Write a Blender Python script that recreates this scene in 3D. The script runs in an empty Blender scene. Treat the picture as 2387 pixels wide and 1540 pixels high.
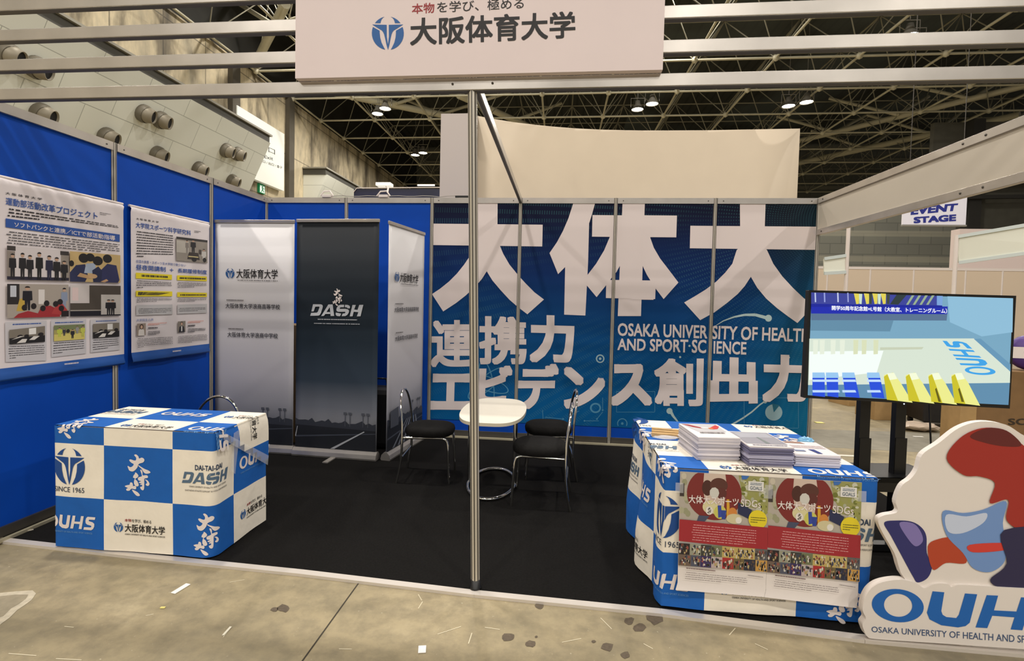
import bpy, bmesh, math, random
from mathutils import Vector, Matrix

# ------------------------------------------------------------------ camera, world, lamps, exposure
SC = bpy.context.scene
COL = SC.collection
IW, IH = 2387.0, 1540.0
CAM = Vector((3.3831, -5.558, 1.5113))
YAW, PIT, ROL, FPX, CX, CY = .104, -.0377, .0222, 1205.4, -17.6, -22.5
ROT = Matrix.Rotation(YAW, 3, 'Z') @ Matrix.Rotation(math.pi / 2 + PIT, 3, 'X') @ Matrix.Rotation(ROL, 3, 'Z')
cd = bpy.data.cameras.new('camera')
cam = bpy.data.objects.new('camera', cd)
COL.objects.link(cam)
cam.matrix_world = Matrix.Translation(CAM) @ ROT.to_4x4()
cd.sensor_fit = 'HORIZONTAL'
cd.sensor_width = 36.0
cd.lens = FPX / IW * 36.0
cd.shift_x = -CX / IW
cd.shift_y = CY / IW
cd.clip_start = .05
cd.clip_end = 300
SC.camera = cam
SC.view_settings.view_transform = 'Standard'
SC.view_settings.look = 'None'
SC.view_settings.gamma = 1
SC.view_settings.use_curve_mapping = False
SC.view_settings.exposure = 0.0

world = bpy.data.worlds.new('hall_air')
SC.world = world
world.use_nodes = True
world.node_tree.nodes['Background'].inputs[0].default_value = (1.0, .96, .92, 1)
world.node_tree.nodes['Background'].inputs[1].default_value = .22
LAMP_W = 240.0          # watts of one floodlight
LAMP_COL = (1.0, .94, .87)
LAMP_Z = 13.0

# ------------------------------------------------------------------ pixel -> place helpers
def ray(u, v):
    return ROT @ Vector(((u - IW / 2 - CX) / FPX, -(v - IH / 2 - CY) / FPX, -1))
def onX(u, v, x):
    d = ray(u, v); return CAM + d * ((x - CAM.x) / d.x)
def onY(u, v, y):
    d = ray(u, v); return CAM + d * ((y - CAM.y) / d.y)
def onZ(u, v, z=0.0):
    d = ray(u, v); return CAM + d * ((z - CAM.z) / d.z)
def onD(u, v, dep):
    return CAM + ray(u, v) * dep
def onP(u, v, p, n):
    d = ray(u, v); return CAM + d * ((p - CAM).dot(n) / d.dot(n))

# ------------------------------------------------------------------ materials
MATS = {}
def lin(c):
    return tuple(((x / 255) / 12.92 if x / 255 <= .04045 else (((x / 255) + .055) / 1.055) ** 2.4) for x in c)
def nodes_of(name):
    m = bpy.data.materials.new(name); m.use_nodes = True
    nt = m.node_tree
    return m, nt, nt.nodes['Principled BSDF']
def mat(name, rgb, rough=.6, metal=0.0, noise=0.0, nscale=20.0, emit=0.0, spec=.5, bump=0.0, bscale=200.0, coat=0.0):
    """rgb in 0-255 display values; noise = +- strength of a procedural mottling"""
    if name in MATS: return MATS[name]
    m, nt, b = nodes_of(name)
    c = lin(rgb)
    b.inputs['Base Color'].default_value = (*c, 1)
    b.inputs['Roughness'].default_value = rough
    b.inputs['Metallic'].default_value = metal
    b.inputs['Specular IOR Level'].default_value = spec
    if coat: b.inputs['Coat Weight'].default_value = coat
    tc = nt.nodes.new('ShaderNodeTexCoord')
    if noise:
        nz = nt.nodes.new('ShaderNodeTexNoise'); nz.inputs['Scale'].default_value = nscale; nz.inputs['Detail'].default_value = 4
        nt.links.new(tc.outputs['Object'], nz.inputs['Vector'])
        rp = nt.nodes.new('ShaderNodeValToRGB')
        rp.color_ramp.elements[0].position = .3; rp.color_ramp.elements[1].position = .7
        rp.color_ramp.elements[0].color = (*[x * (1 - noise) for x in c], 1)
        rp.color_ramp.elements[1].color = (*[min(1, x * (1 + noise)) for x in c], 1)
        nt.links.new(nz.outputs['Fac'], rp.inputs['Fac'])
        nt.links.new(rp.outputs['Color'], b.inputs['Base Color'])
    if bump:
        nz = nt.nodes.new('ShaderNodeTexNoise'); nz.inputs['Scale'].default_value = bscale
        nt.links.new(tc.outputs['Object'], nz.inputs['Vector'])
        bp = nt.nodes.new('ShaderNodeBump'); bp.inputs['Strength'].default_value = bump; bp.inputs['Distance'].default_value = .01
        nt.links.new(nz.outputs['Fac'], bp.inputs['Height']); nt.links.new(bp.outputs['Normal'], b.inputs['Normal'])
    if emit:
        b.inputs['Emission Color'].default_value = (*c, 1)
        b.inputs['Emission Strength'].default_value = emit
    MATS[name] = m
    return m
def ink(rgb, rough=.55):
    return mat('ink_%02x%02x%02x' % tuple(rgb), rgb, rough)
def glow(rgb, e=1.0):
    k = 'screen_%02x%02x%02x' % tuple(rgb)
    if k in MATS: return MATS[k]
    m, nt, b = nodes_of(k)
    b.inputs['Base Color'].default_value = (0, 0, 0, 1); b.inputs['Roughness'].default_value = .3
    b.inputs['Emission Color'].default_value = (*lin(rgb), 1); b.inputs['Emission Strength'].default_value = e
    MATS[k] = m
    return m
class NT:
    """tiny node-graph helper"""
    def __init__(s, name):
        s.m, s.nt, s.b = nodes_of(name); s.tc = s.n('TexCoord'); MATS[name] = s.m
    def n(s, t, **kw):
        x = s.nt.nodes.new('ShaderNode' + t)
        for k, v in kw.items(): setattr(x, k, v)
        return x
    def l(s, a, b): s.nt.links.new(a, b)
    def math(s, op, a, b=None, c=None):
        x = s.n('Math', operation=op)
        for i, v in enumerate((a, b, c)):
            if v is None: continue
            if hasattr(v, 'links'): s.l(v, x.inputs[i])
            else: x.inputs[i].default_value = v
        return x.outputs[0]
    def ramp(s, fac, stops):
        r = s.n('ValToRGB'); e = r.color_ramp.elements
        while len(e) < len(stops): e.new(.5)
        for el, (p, c) in zip(e, stops):
            el.position = p; el.color = (*lin(c), 1) if len(c) == 3 else c
        s.l(fac, r.inputs[0]); return r.outputs[0]
    def noise(s, scale, vec=None, detail=4, rough=.5):
        x = s.n('TexNoise'); x.inputs['Scale'].default_value = scale; x.inputs['Detail'].default_value = detail
        x.inputs['Roughness'].default_value = rough
        s.l(vec or s.tc.outputs['Object'], x.inputs['Vector']); return x.outputs['Fac']
    def xyz(s):
        x = s.n('SeparateXYZ'); s.l(s.tc.outputs['Object'], x.inputs[0]); return x.outputs
    def mix(s, fac, a, b, mode='MIX'):
        x = s.n('MixRGB', blend_type=mode)
        for i, v in zip((0, 1, 2), (fac, a, b)):
            if hasattr(v, 'links'): s.l(v, x.inputs[i])
            else: x.inputs[i].default_value = v if not isinstance(v, tuple) or len(v) == 4 else (*lin(v), 1)
        return x.outputs[0]
    def mapping(s, scale):
        x = s.n('Mapping'); x.inputs['Scale'].default_value = scale; s.l(s.tc.outputs['Object'], x.inputs[0]); return x.outputs[0]

def floor_material():
    g = NT('concrete_floor')
    a = g.noise(.8, detail=8, rough=.62); b = g.noise(9, detail=8, rough=.7); c = g.noise(60, detail=3)
    col = g.ramp(a, [(.3, (112, 104, 86)), (.46, (148, 136, 107)), (.6, (163, 149, 117)), (.74, (180, 166, 134))])
    col = g.mix(g.math('MULTIPLY', g.ramp(b, [(.35, (255, 255, 255)), (.6, (0, 0, 0))]), .5), col, (104, 97, 78))
    col = g.mix(g.ramp(b, [(.66, (0, 0, 0)), (.74, (90, 90, 90))]), col, (205, 194, 164))
    col = g.mix(g.ramp(c, [(.69, (0, 0, 0)), (.75, (150, 150, 150))]), col, (228, 220, 196))
    g.l(col, g.b.inputs['Base Color'])
    g.l(g.math('MULTIPLY_ADD', b, .35, .42), g.b.inputs['Roughness'])
    bp = g.n('Bump'); bp.inputs['Strength'].default_value = .15; bp.inputs['Distance'].default_value = .01
    g.l(b, bp.inputs['Height']); g.l(bp.outputs[0], g.b.inputs['Normal'])
    return g.m
def concrete_wall_material():
    g = NT('stained_concrete')
    a = g.noise(1.0, g.mapping((1, .5, .16)), detail=6, rough=.6); b = g.noise(3.0, detail=6)
    col = g.ramp(a, [(.34, (82, 72, 58)), (.43, (138, 126, 102)), (.53, (226, 210, 174)), (.62, (196, 183, 154)), (.72, (116, 109, 93))])
    col = g.mix(g.math('MULTIPLY', b, .4), col, (120, 116, 102))
    x = g.xyz()
    fy = g.math('ABSOLUTE', g.math('SUBTRACT', g.math('FRACT', g.math('DIVIDE', x[1], 2.4)), .5))
    fz = g.math('ABSOLUTE', g.math('SUBTRACT', g.math('FRACT', g.math('DIVIDE', x[2], 2.7)), .5))
    j = g.math('MAXIMUM', g.math('LESS_THAN', fy, .012), g.math('LESS_THAN', fz, .01))
    col = g.mix(g.math('MULTIPLY', j, .6), col, (58, 54, 46))
    g.l(col, g.b.inputs['Base Color']); g.b.inputs['Roughness'].default_value = .7
    return g.m
def block_wall_material():
    g = NT('block_wall')
    x = g.xyz()
    br = g.n('TexBrick'); mp = g.n('Mapping'); mp.inputs['Rotation'].default_value = (math.pi / 2, 0, 0)
    g.l(g.tc.outputs['Object'], mp.inputs[0]); g.l(mp.outputs[0], br.inputs['Vector'])
    br.inputs['Scale'].default_value = .45; br.inputs['Mortar Size'].default_value = .012
    br.inputs['Color1'].default_value = (*lin((120, 120, 109)), 1); br.inputs['Color2'].default_value = (*lin((112, 112, 103)), 1)
    br.inputs['Mortar'].default_value = (*lin((98, 98, 90)), 1)
    band = g.math('LESS_THAN', g.math('FRACT', g.math('DIVIDE', x[2], 1.35)), .22)
    col = g.mix(g.math('MULTIPLY', band, .6), br.outputs['Color'], (156, 152, 134))
    col = g.mix(g.math('MULTIPLY', g.noise(.7), .3), col, (96, 98, 92))
    g.l(col, g.b.inputs['Base Color']); g.b.inputs['Roughness'].default_value = .8
    return g.m
def roof_material():
    g = NT('ribbed_roof')
    x = g.xyz()
    r = g.math('FRACT', g.math('MULTIPLY', x[0], 1.6))
    col = g.mix(g.math('MULTIPLY', g.math('LESS_THAN', r, .25), .5), (66, 67, 61), (42, 43, 40))
    p = g.noise(.16, detail=2)
    col = g.mix(g.math('MULTIPLY', g.ramp(p, [(.42, (0, 0, 0)), (.62, (200, 200, 200))]), g.math('GREATER_THAN', x[0], 9.0)), col, (112, 121, 122))
    g.l(col, g.b.inputs['Base Color']); g.b.inputs['Roughness'].default_value = .8
    return g.m
def slant_material():
    g = NT('acoustic_panel')
    br = g.n('TexBrick'); x = g.xyz(); cb = g.n('CombineXYZ'); g.l(x[1], cb.inputs[0]); g.l(x[2], cb.inputs[1]); g.l(cb.outputs[0], br.inputs['Vector'])
    br.inputs['Scale'].default_value = .55; br.inputs['Mortar Size'].default_value = .006; br.inputs['Brick Width'].default_value = 1.0
    br.inputs['Row Height'].default_value = .5
    br.inputs['Color1'].default_value = (*lin((236, 238, 226)), 1); br.inputs['Color2'].default_value = (*lin((230, 232, 221)), 1)
    br.inputs['Mortar'].default_value = (*lin((176, 178, 168)), 1)
    g.l(br.outputs['Color'], g.b.inputs['Base Color']); g.b.inputs['Roughness'].default_value = .85
    return g.m
def graphic_material(x0, x1, z0, z1):
    g = NT('graphic_print')
    x = g.xyz()
    fx = g.math('DIVIDE', g.math('SUBTRACT', x[0], x0), x1 - x0)
    fz = g.math('DIVIDE', g.math('SUBTRACT', x[2], z0), z1 - z0)
    left = g.ramp(fz, [(0, (0, 88, 146)), (.3, (0, 72, 130)), (.6, (4, 42, 98)), (.85, (8, 18, 50)), (1, (10, 12, 36))])
    right = g.ramp(fz, [(0, (18, 122, 138)), (.35, (14, 100, 112)), (.7, (18, 80, 86)), (1, (16, 72, 78))])
    col = g.mix(g.ramp(fx, [(.3, (0, 0, 0)), (.78, (255, 255, 255))]), left, right)
    top = g.ramp(g.math('ADD', g.math('MULTIPLY', g.math('ABSOLUTE', g.math('SUBTRACT', fx, .42)), 1.9), g.math('SUBTRACT', 1.0, fz)), [(.05, (255, 255, 255)), (.55, (0, 0, 0))])
    col = g.mix(top, col, (14, 17, 30))
    # bands of little dashes that follow a swirl
    dx = g.math('SUBTRACT', x[0], 4.35); dz = g.math('SUBTRACT', x[2], 2.2)
    rr = g.math('SQRT', g.math('ADD', g.math('MULTIPLY', dx, dx), g.math('MULTIPLY', g.math('MULTIPLY', dz, dz), 1.6)))
    an = g.math('ARCTAN2', dz, dx)
    d1 = g.math('SINE', g.math('MULTIPLY', rr, 250.0)); d2 = g.math('SINE', g.math('MULTIPLY', an, 230.0))
    dots = g.math('MULTIPLY', g.math('GREATER_THAN', d1, .25), g.math('GREATER_THAN', d2, .1))
    fade = g.ramp(g.noise(1.1, detail=1), [(.38, (40, 40, 40)), (.62, (200, 200, 200))])
    col = g.mix(g.math('MULTIPLY', g.math('MULTIPLY', dots, fade), .36), col, (76, 132, 142))
    g.l(col, g.b.inputs['Base Color']); g.b.inputs['Roughness'].default_value = .65; g.b.inputs['Specular IOR Level'].default_value = .15
    return g.m
def banner_material(name, stops, h):
    g = NT(name)
    x = g.xyz()
    g.l(g.ramp(g.math('DIVIDE', x[2], h), stops), g.b.inputs['Base Color']); g.b.inputs['Roughness'].default_value = .6; g.b.inputs['Specular IOR Level'].default_value = .2
    return g.m

ALU = mat('brushed_aluminium', (190, 185, 178), .3, .6, .08, 6)
ALUD = mat('aluminium_groove', (84, 80, 74), .5, .4)
POST = mat('post_aluminium', (206, 200, 188), .3, .35)
CHROME = mat('chrome', (225, 225, 222), .08, 1.0)
STEEL = mat('rail_screw', (88, 84, 78), .4, .7)
BLUEP = mat('blue_panel', (2, 72, 180), .65, 0, .05, 4, spec=.2)
WHITEP = mat('white_panel', (226, 216, 210), .55, 0, .02, 3)
WARMP = mat('cream_panel', (186, 171, 148), .6, 0, .02, 3)
CARPET = mat('black_carpet', (23, 22, 21), .95, 0, .25, 90, bump=.4, bscale=400, spec=.1)
BLACKPL = mat('black_plastic', (16, 16, 17), .4)
BLACKM = mat('black_steel', (20, 20, 21), .35, .2)
FABK = mat('black_fabric', (20, 19, 18), .9, 0, .3, 60, bump=.3, bscale=500, spec=.2)
CARD = mat('cardboard', (172, 140, 92), .8, 0, .06, 12)
CARDD = mat('brown_cardboard', (128, 98, 62), .8, 0, .06, 12)
PAPER = mat('paper', (236, 232, 228), .6, 0, .02, 8)
CLW = mat('cloth_white', (240, 232, 216), .85, 0, .04, 7, bump=.35, bscale=14)
CLB = mat('cloth_blue', (5, 92, 178), .8, 0, .06, 7, bump=.35, bscale=14)
BRANDB = ink((32, 92, 160)); NAVY = ink((34, 44, 104)); BLACKI = ink((22, 20, 22)); WHITEI = mat('white_ink', (232, 222, 218), .6); REDI = ink((150, 30, 34))
GREYI = ink((104, 100, 100))

# ------------------------------------------------------------------ object helpers
def empty(name, loc=(0, 0, 0), label=None, cat=None, group=None, kind=None, rz=0.0):
    o = bpy.data.objects.new(name, None); COL.objects.link(o)
    o.empty_display_size = .1; o.location = loc; o.rotation_euler = (0, 0, rz)
    return tag(o, label, cat, group, kind)
def tag(o, label=None, cat=None, group=None, kind=None):
    if label: o['label'] = label
    if cat: o['category'] = cat
    if group: o['group'] = group
    if kind: o['kind'] = kind
    return o
class MB:
    """collects shapes (world or local coordinates); build() links them as ONE mesh object"""
    def __init__(s): s.v = []; s.f = []; s.m = []; s.sm = []
    def add(s, vs, fs, mi=0, smooth=False):
        o = len(s.v); s.v += [tuple(x) for x in vs]
        for f in fs: s.f.append([o + i for i in f]); s.m.append(mi); s.sm.append(smooth)
        return s
    def box(s, a, b, mi=0):
        (x0, y0, z0), (x1, y1, z1) = a, b
        return s.add([(x0, y0, z0), (x1, y0, z0), (x1, y1, z0), (x0, y1, z0), (x0, y0, z1), (x1, y0, z1), (x1, y1, z1), (x0, y1, z1)],
                     [(0, 3, 2, 1), (4, 5, 6, 7), (0, 1, 5, 4), (1, 2, 6, 5), (2, 3, 7, 6), (3, 0, 4, 7)], mi)
    def bar(s, p, q, w, h, mi=0, up=(0, 0, 1)):
        """square bar from p to q; w across, h along up"""
        p, q = Vector(p), Vector(q); d = (q - p).normalized(); u = Vector(up)
        r = d.cross(u).normalized(); u = r.cross(d)
        vs = []
        for c in (p, q):
            for a, b in ((-1, -1), (1, -1), (1, 1), (-1, 1)): vs.append(c + r * (a * w / 2) + u * (b * h / 2))
        return s.add(vs, [(3, 2, 1, 0), (4, 5, 6, 7), (0, 1, 5, 4), (1, 2, 6, 5), (2, 3, 7, 6), (3, 0, 4, 7)], mi)
    def tube(s, pts, r, seg=10, mi=0, closed=False, caps=True):
        pts = [Vector(p) for p in pts]; n = len(pts)
        rs = r if isinstance(r, (list, tuple)) else [r] * n
        vs = []; prev = None
        for i, p in enumerate(pts):
            if closed: t = (pts[(i + 1) % n] - pts[i - 1]).normalized()
            else: t = (pts[min(i + 1, n - 1)] - pts[max(i - 1, 0)]).normalized()
            if prev is None:
                a = t.cross(Vector((0, 0, 1)))
                if a.length < .1: a = t.cross(Vector((1, 0, 0)))
            else: a = prev - t * prev.dot(t)
            a.normalize(); prev = a; b = t.cross(a)
            for k in range(seg):
                th = 2 * math.pi * k / seg; vs.append(p + (a * math.cos(th) + b * math.sin(th)) * rs[i])
        fs = []
        for i in range(n if closed else n - 1):
            j = (i + 1) % n
            for k in range(seg): fs.append((i * seg + k, i * seg + (k + 1) % seg, j * seg + (k + 1) % seg, j * seg + k))
        s.add(vs, fs, mi, True)
        if caps and not closed: s.add(vs[:seg], [tuple(reversed(range(seg)))], mi); s.add(vs[-seg:], [tuple(range(seg))], mi)
        return s
    def prism(s, pts, vec, mi=0, mi_side=None, back=True):
        """polygon pts extruded along vec"""
        n = len(pts); pts = [Vector(p) for p in pts]; vec = Vector(vec)
        s.add(pts, [tuple(range(n))], mi)
        q = [p + vec for p in pts]
        if back: s.add(q, [tuple(reversed(range(n)))], mi)
        s.add(pts + q, [(i, i + n, (i + 1) % n + n, (i + 1) % n) for i in range(n)], mi if mi_side is None else mi_side)
        return s
    def quad(s, a, b, c, d, mi=0): return s.add([a, b, c, d], [(0, 1, 2, 3)], mi)
    def poly(s, pts, mi=0): return s.add(pts, [tuple(range(len(pts)))], mi)
    def lathe(s, prof, o=(0, 0, 0), axis=(0, 0, 1), seg=20, mi=0):
        ax = Vector(axis).normalized(); a = ax.cross(Vector((0, 0, 1)))
        if a.length < .1: a = Vector((1, 0, 0))
        a.normalize(); b = ax.cross(a); o = Vector(o); vs = []
        for r, h in prof:
            for k in range(seg):
                t = 2 * math.pi * k / seg; vs.append(o + ax * h + (a * math.cos(t) + b * math.sin(t)) * r)
        fs = [(i * seg + k, i * seg + (k + 1) % seg, (i + 1) * seg + (k + 1) % seg, (i + 1) * seg + k) for i in range(len(prof) - 1) for k in range(seg)]
        return s.add(vs, fs, mi, True)
    def build(s, name, mats, parent=None, label=None, bevel=0.0, local=False):
        """local=True: coordinates are already the parent's; else they are world and become the parent's"""
        me = bpy.data.meshes.new(name)
        vs = s.v
        o = bpy.data.objects.new(name, me); COL.objects.link(o)
        if parent is not None:
            o.parent = parent
            if not local:
                inv = parent_matrix(parent).inverted(); vs = [tuple(inv @ Vector(x)) for x in vs]
        me.from_pydata(vs, [], s.f)
        for m in (mats if isinstance(mats, (list, tuple)) else [mats]): me.materials.append(m)
        me.polygons.foreach_set('material_index', s.m); me.polygons.foreach_set('use_smooth', s.sm)
        me.update()
        if bevel:
            b = o.modifiers.new('bevel', 'BEVEL'); b.width = bevel; b.segments = 2; b.limit_method = 'ANGLE'
        if label: o['label'] = label
        return o
def parent_matrix(o):
    m = o.matrix_basis.copy()
    while o.parent is not None:
        o = o.parent; m = o.matrix_basis @ m
    return m
def copy_tree(o, parent=None):
    c = o.copy(); COL.objects.link(c)
    if parent is not None: c.parent = parent
    for ch in list(o.children): copy_tree(ch, c)
    return c

# ------------------------------------------------------------------ lettering
_GC = {}
def glyphs(body, bold=0.0, space=1.0, shear=0.0, res=3):
    """letters of a text scaled to the unit square: [(verts, layer)], faces per copy, aspect. Heavier weights are several copies shifted by the pen width"""
    k = (body, bold, space, shear, res)
    if k in _GC: return _GC[k]
    c = bpy.data.curves.new('lettering', 'FONT'); c.body = body; c.size = 1; c.space_character = space; c.shear = shear; c.resolution_u = res
    o = bpy.data.objects.new('lettering', c); COL.objects.link(o)
    bpy.context.view_layer.update()
    ev = o.evaluated_get(bpy.context.evaluated_depsgraph_get()); me = ev.to_mesh()
    vs = [(v.co.x, v.co.y) for v in me.vertices]; fs = [tuple(p.vertices) for p in me.polygons]
    ev.to_mesh_clear(); bpy.data.objects.remove(o); bpy.data.curves.remove(c)
    x0, x1 = min(v[0] for v in vs), max(v[0] for v in vs); y0, y1 = min(v[1] for v in vs), max(v[1] for v in vs)
    x0 -= bold; x1 += bold; y0 -= bold; y1 += bold
    n = 0 if bold <= 0 else (4 if bold < .016 else 12)
    offs = [(0, 0)] + [(bold * max(-1, min(1, 1.4143 * math.cos(2 * math.pi * (i + .5) / n))), bold * max(-1, min(1, 1.4143 * math.sin(2 * math.pi * (i + .5) / n)))) for i in range(n)]
    copies = [[((x + a - x0) / (x1 - x0), (y + b - y0) / (y1 - y0)) for x, y in vs] for a, b in offs]
    _GC[k] = (copies, fs, (x1 - x0) / (y1 - y0))
    return _GC[k]
def bil(q, x, y):
    """q = tl, tr, br, bl in pixels or any 2-D frame; x right, y up, 0..1"""
    tl, tr, br, bl = q
    f = lambda i: (1 - x) * (1 - y) * bl[i] + x * (1 - y) * br[i] + x * y * tr[i] + (1 - x) * y * tl[i]
    return (f(0), f(1))
def smooth2(pts, n=4):
    """closed Catmull-Rom through 2-D points"""
    N = len(pts); out = []
    for i in range(N):
        p0, p1, p2, p3 = [Vector((pts[(i + k) % N][0], pts[(i + k) % N][1], 0)) for k in (-1, 0, 1, 2)]
        for k in range(n):
            q = k / n; v = .5 * ((2 * p1) + (p2 - p0) * q + (2 * p0 - 5 * p1 + 4 * p2 - p3) * q * q + (3 * p1 - p0 - 3 * p2 + p3) * q ** 3); out.append((v.x, v.y))
    return out
# marks traced as outlines in a unit frame (x right, y up)
BRUSH = [smooth2(p) for p in (
    [(315, 110), (345, 98), (380, 125), (395, 160), (430, 145), (465, 155), (478, 185), (455, 220), (400, 240), (375, 265), (365, 300), (330, 345), (285, 372), (235, 360), (215, 320), (207, 290), (225, 292), (250, 305), (285, 290), (305, 255), (270, 235), (238, 205), (240, 185), (265, 182), (310, 195), (340, 190), (345, 150)],
    [(378, 265), (420, 290), (480, 322), (545, 345), (575, 372), (545, 390), (495, 396), (460, 372), (430, 325), (385, 285)],
    [(330, 385), (360, 405), (378, 440), (355, 470), (335, 480), (330, 500), (355, 520), (380, 580), (365, 605), (335, 605), (308, 575), (305, 530), (318, 480), (292, 470), (300, 435), (320, 410)],
    [(408, 340), (432, 345), (445, 380), (447, 425), (500, 420), (528, 430), (528, 460), (480, 475), (470, 490), (470, 560), (465, 640), (445, 665), (415, 650), (402, 615), (430, 605), (432, 580), (405, 580), (408, 565), (432, 555), (390, 550), (385, 535), (420, 520), (378, 510), (368, 480), (385, 458), (432, 440), (425, 395)],
    [(478, 490), (520, 500), (550, 535), (555, 565), (530, 590), (498, 580), (495, 560), (515, 548), (505, 515)],
    [(245, 552), (275, 550), (288, 580), (290, 605), (325, 600), (340, 630), (325, 655), (290, 650), (262, 650), (230, 680), (190, 682), (182, 655), (205, 640), (160, 615), (185, 598), (215, 590), (235, 585)],
    [(272, 665), (310, 675), (365, 705), (395, 745), (375, 762), (340, 755), (300, 715)])]
BRUSH = [[((x - 160) / 415, (762 - y) / 664) for x, y in p] for p in BRUSH]
DASH = [[((x - 105) / 1115, (570 + .0275 * (x - 105) - y) / 195) for x, y in p] for p in (
    [(165, 378), (330, 382), (360, 392), (374, 415), (365, 450), (335, 525), (312, 556), (285, 570), (105, 570), (125, 520), (245, 520), (268, 505), (300, 440), (302, 425), (290, 420), (212, 420), (180, 497), (130, 497)],
    [(490, 387), (580, 387), (615, 582), (540, 582), (520, 432), (452, 513), (525, 515), (531, 548), (428, 545), (397, 577), (340, 577)],
    [(690, 420), (710, 404), (745, 396), (822, 398), (818, 440), (750, 440), (726, 452), (734, 464), (850, 466), (905, 478), (926, 502), (918, 535), (890, 570), (850, 590), (770, 590), (792, 546), (835, 543), (852, 528), (842, 516), (700, 515), (668, 502), (658, 478), (668, 445)],
    [(842, 398), (895, 402), (930, 415), (946, 437), (938, 462), (890, 458), (880, 442), (836, 440)],
    [(650, 526), (762, 546), (740, 590), (690, 588), (655, 574), (644, 552)],
    [(995, 404), (1065, 405), (1032, 482), (1100, 490), (1136, 405), (1220, 405), (1165, 600), (1088, 600), (1120, 528), (1022, 520), (1000, 597), (940, 597)])]
def _ouhs():
    def ell(cx, cy, rx, ry, n=40): return [(cx + rx * math.cos(2 * math.pi * k / n) - .12 * ry * math.sin(2 * math.pi * k / n), cy + ry * math.sin(2 * math.pi * k / n) + rx * math.cos(2 * math.pi * k / n) * .12) for k in range(n)]
    o, i = ell(340, 1208, 155, 98), ell(342, 1206, 84, 68); n = len(o)
    L = [[o[k], o[(k + 1) % n], i[(k + 1) % n], i[k]] for k in range(n)]
    L += [[(548, 1122), (618, 1128), (600, 1240), (608, 1262), (630, 1276), (690, 1282), (705, 1262), (742, 1135), (815, 1140), (770, 1310), (745, 1330), (700, 1338), (600, 1325), (530, 1290), (514, 1250)],
          [(872, 1145), (940, 1148), (915, 1236), (1050, 1243), (1078, 1158), (1145, 1162), (1085, 1355), (1015, 1350), (1038, 1278), (905, 1268), (875, 1342), (805, 1338)],
          [(1240, 1172), (1440, 1184), (1424, 1222), (1290, 1216), (1268, 1224), (1274, 1238), (1370, 1258), (1412, 1282), (1410, 1322), (1380, 1358), (1330, 1376), (1132, 1364), (1150, 1326), (1318, 1334), (1336, 1322), (1330, 1308), (1230, 1290), (1192, 1268), (1186, 1232), (1204, 1194)]]
    return [[((x - 185) / 1255, (1300 + .065 * (x - 185) - y) / 192) for x, y in p] for p in L]
OUHS = _ouhs()
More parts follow.
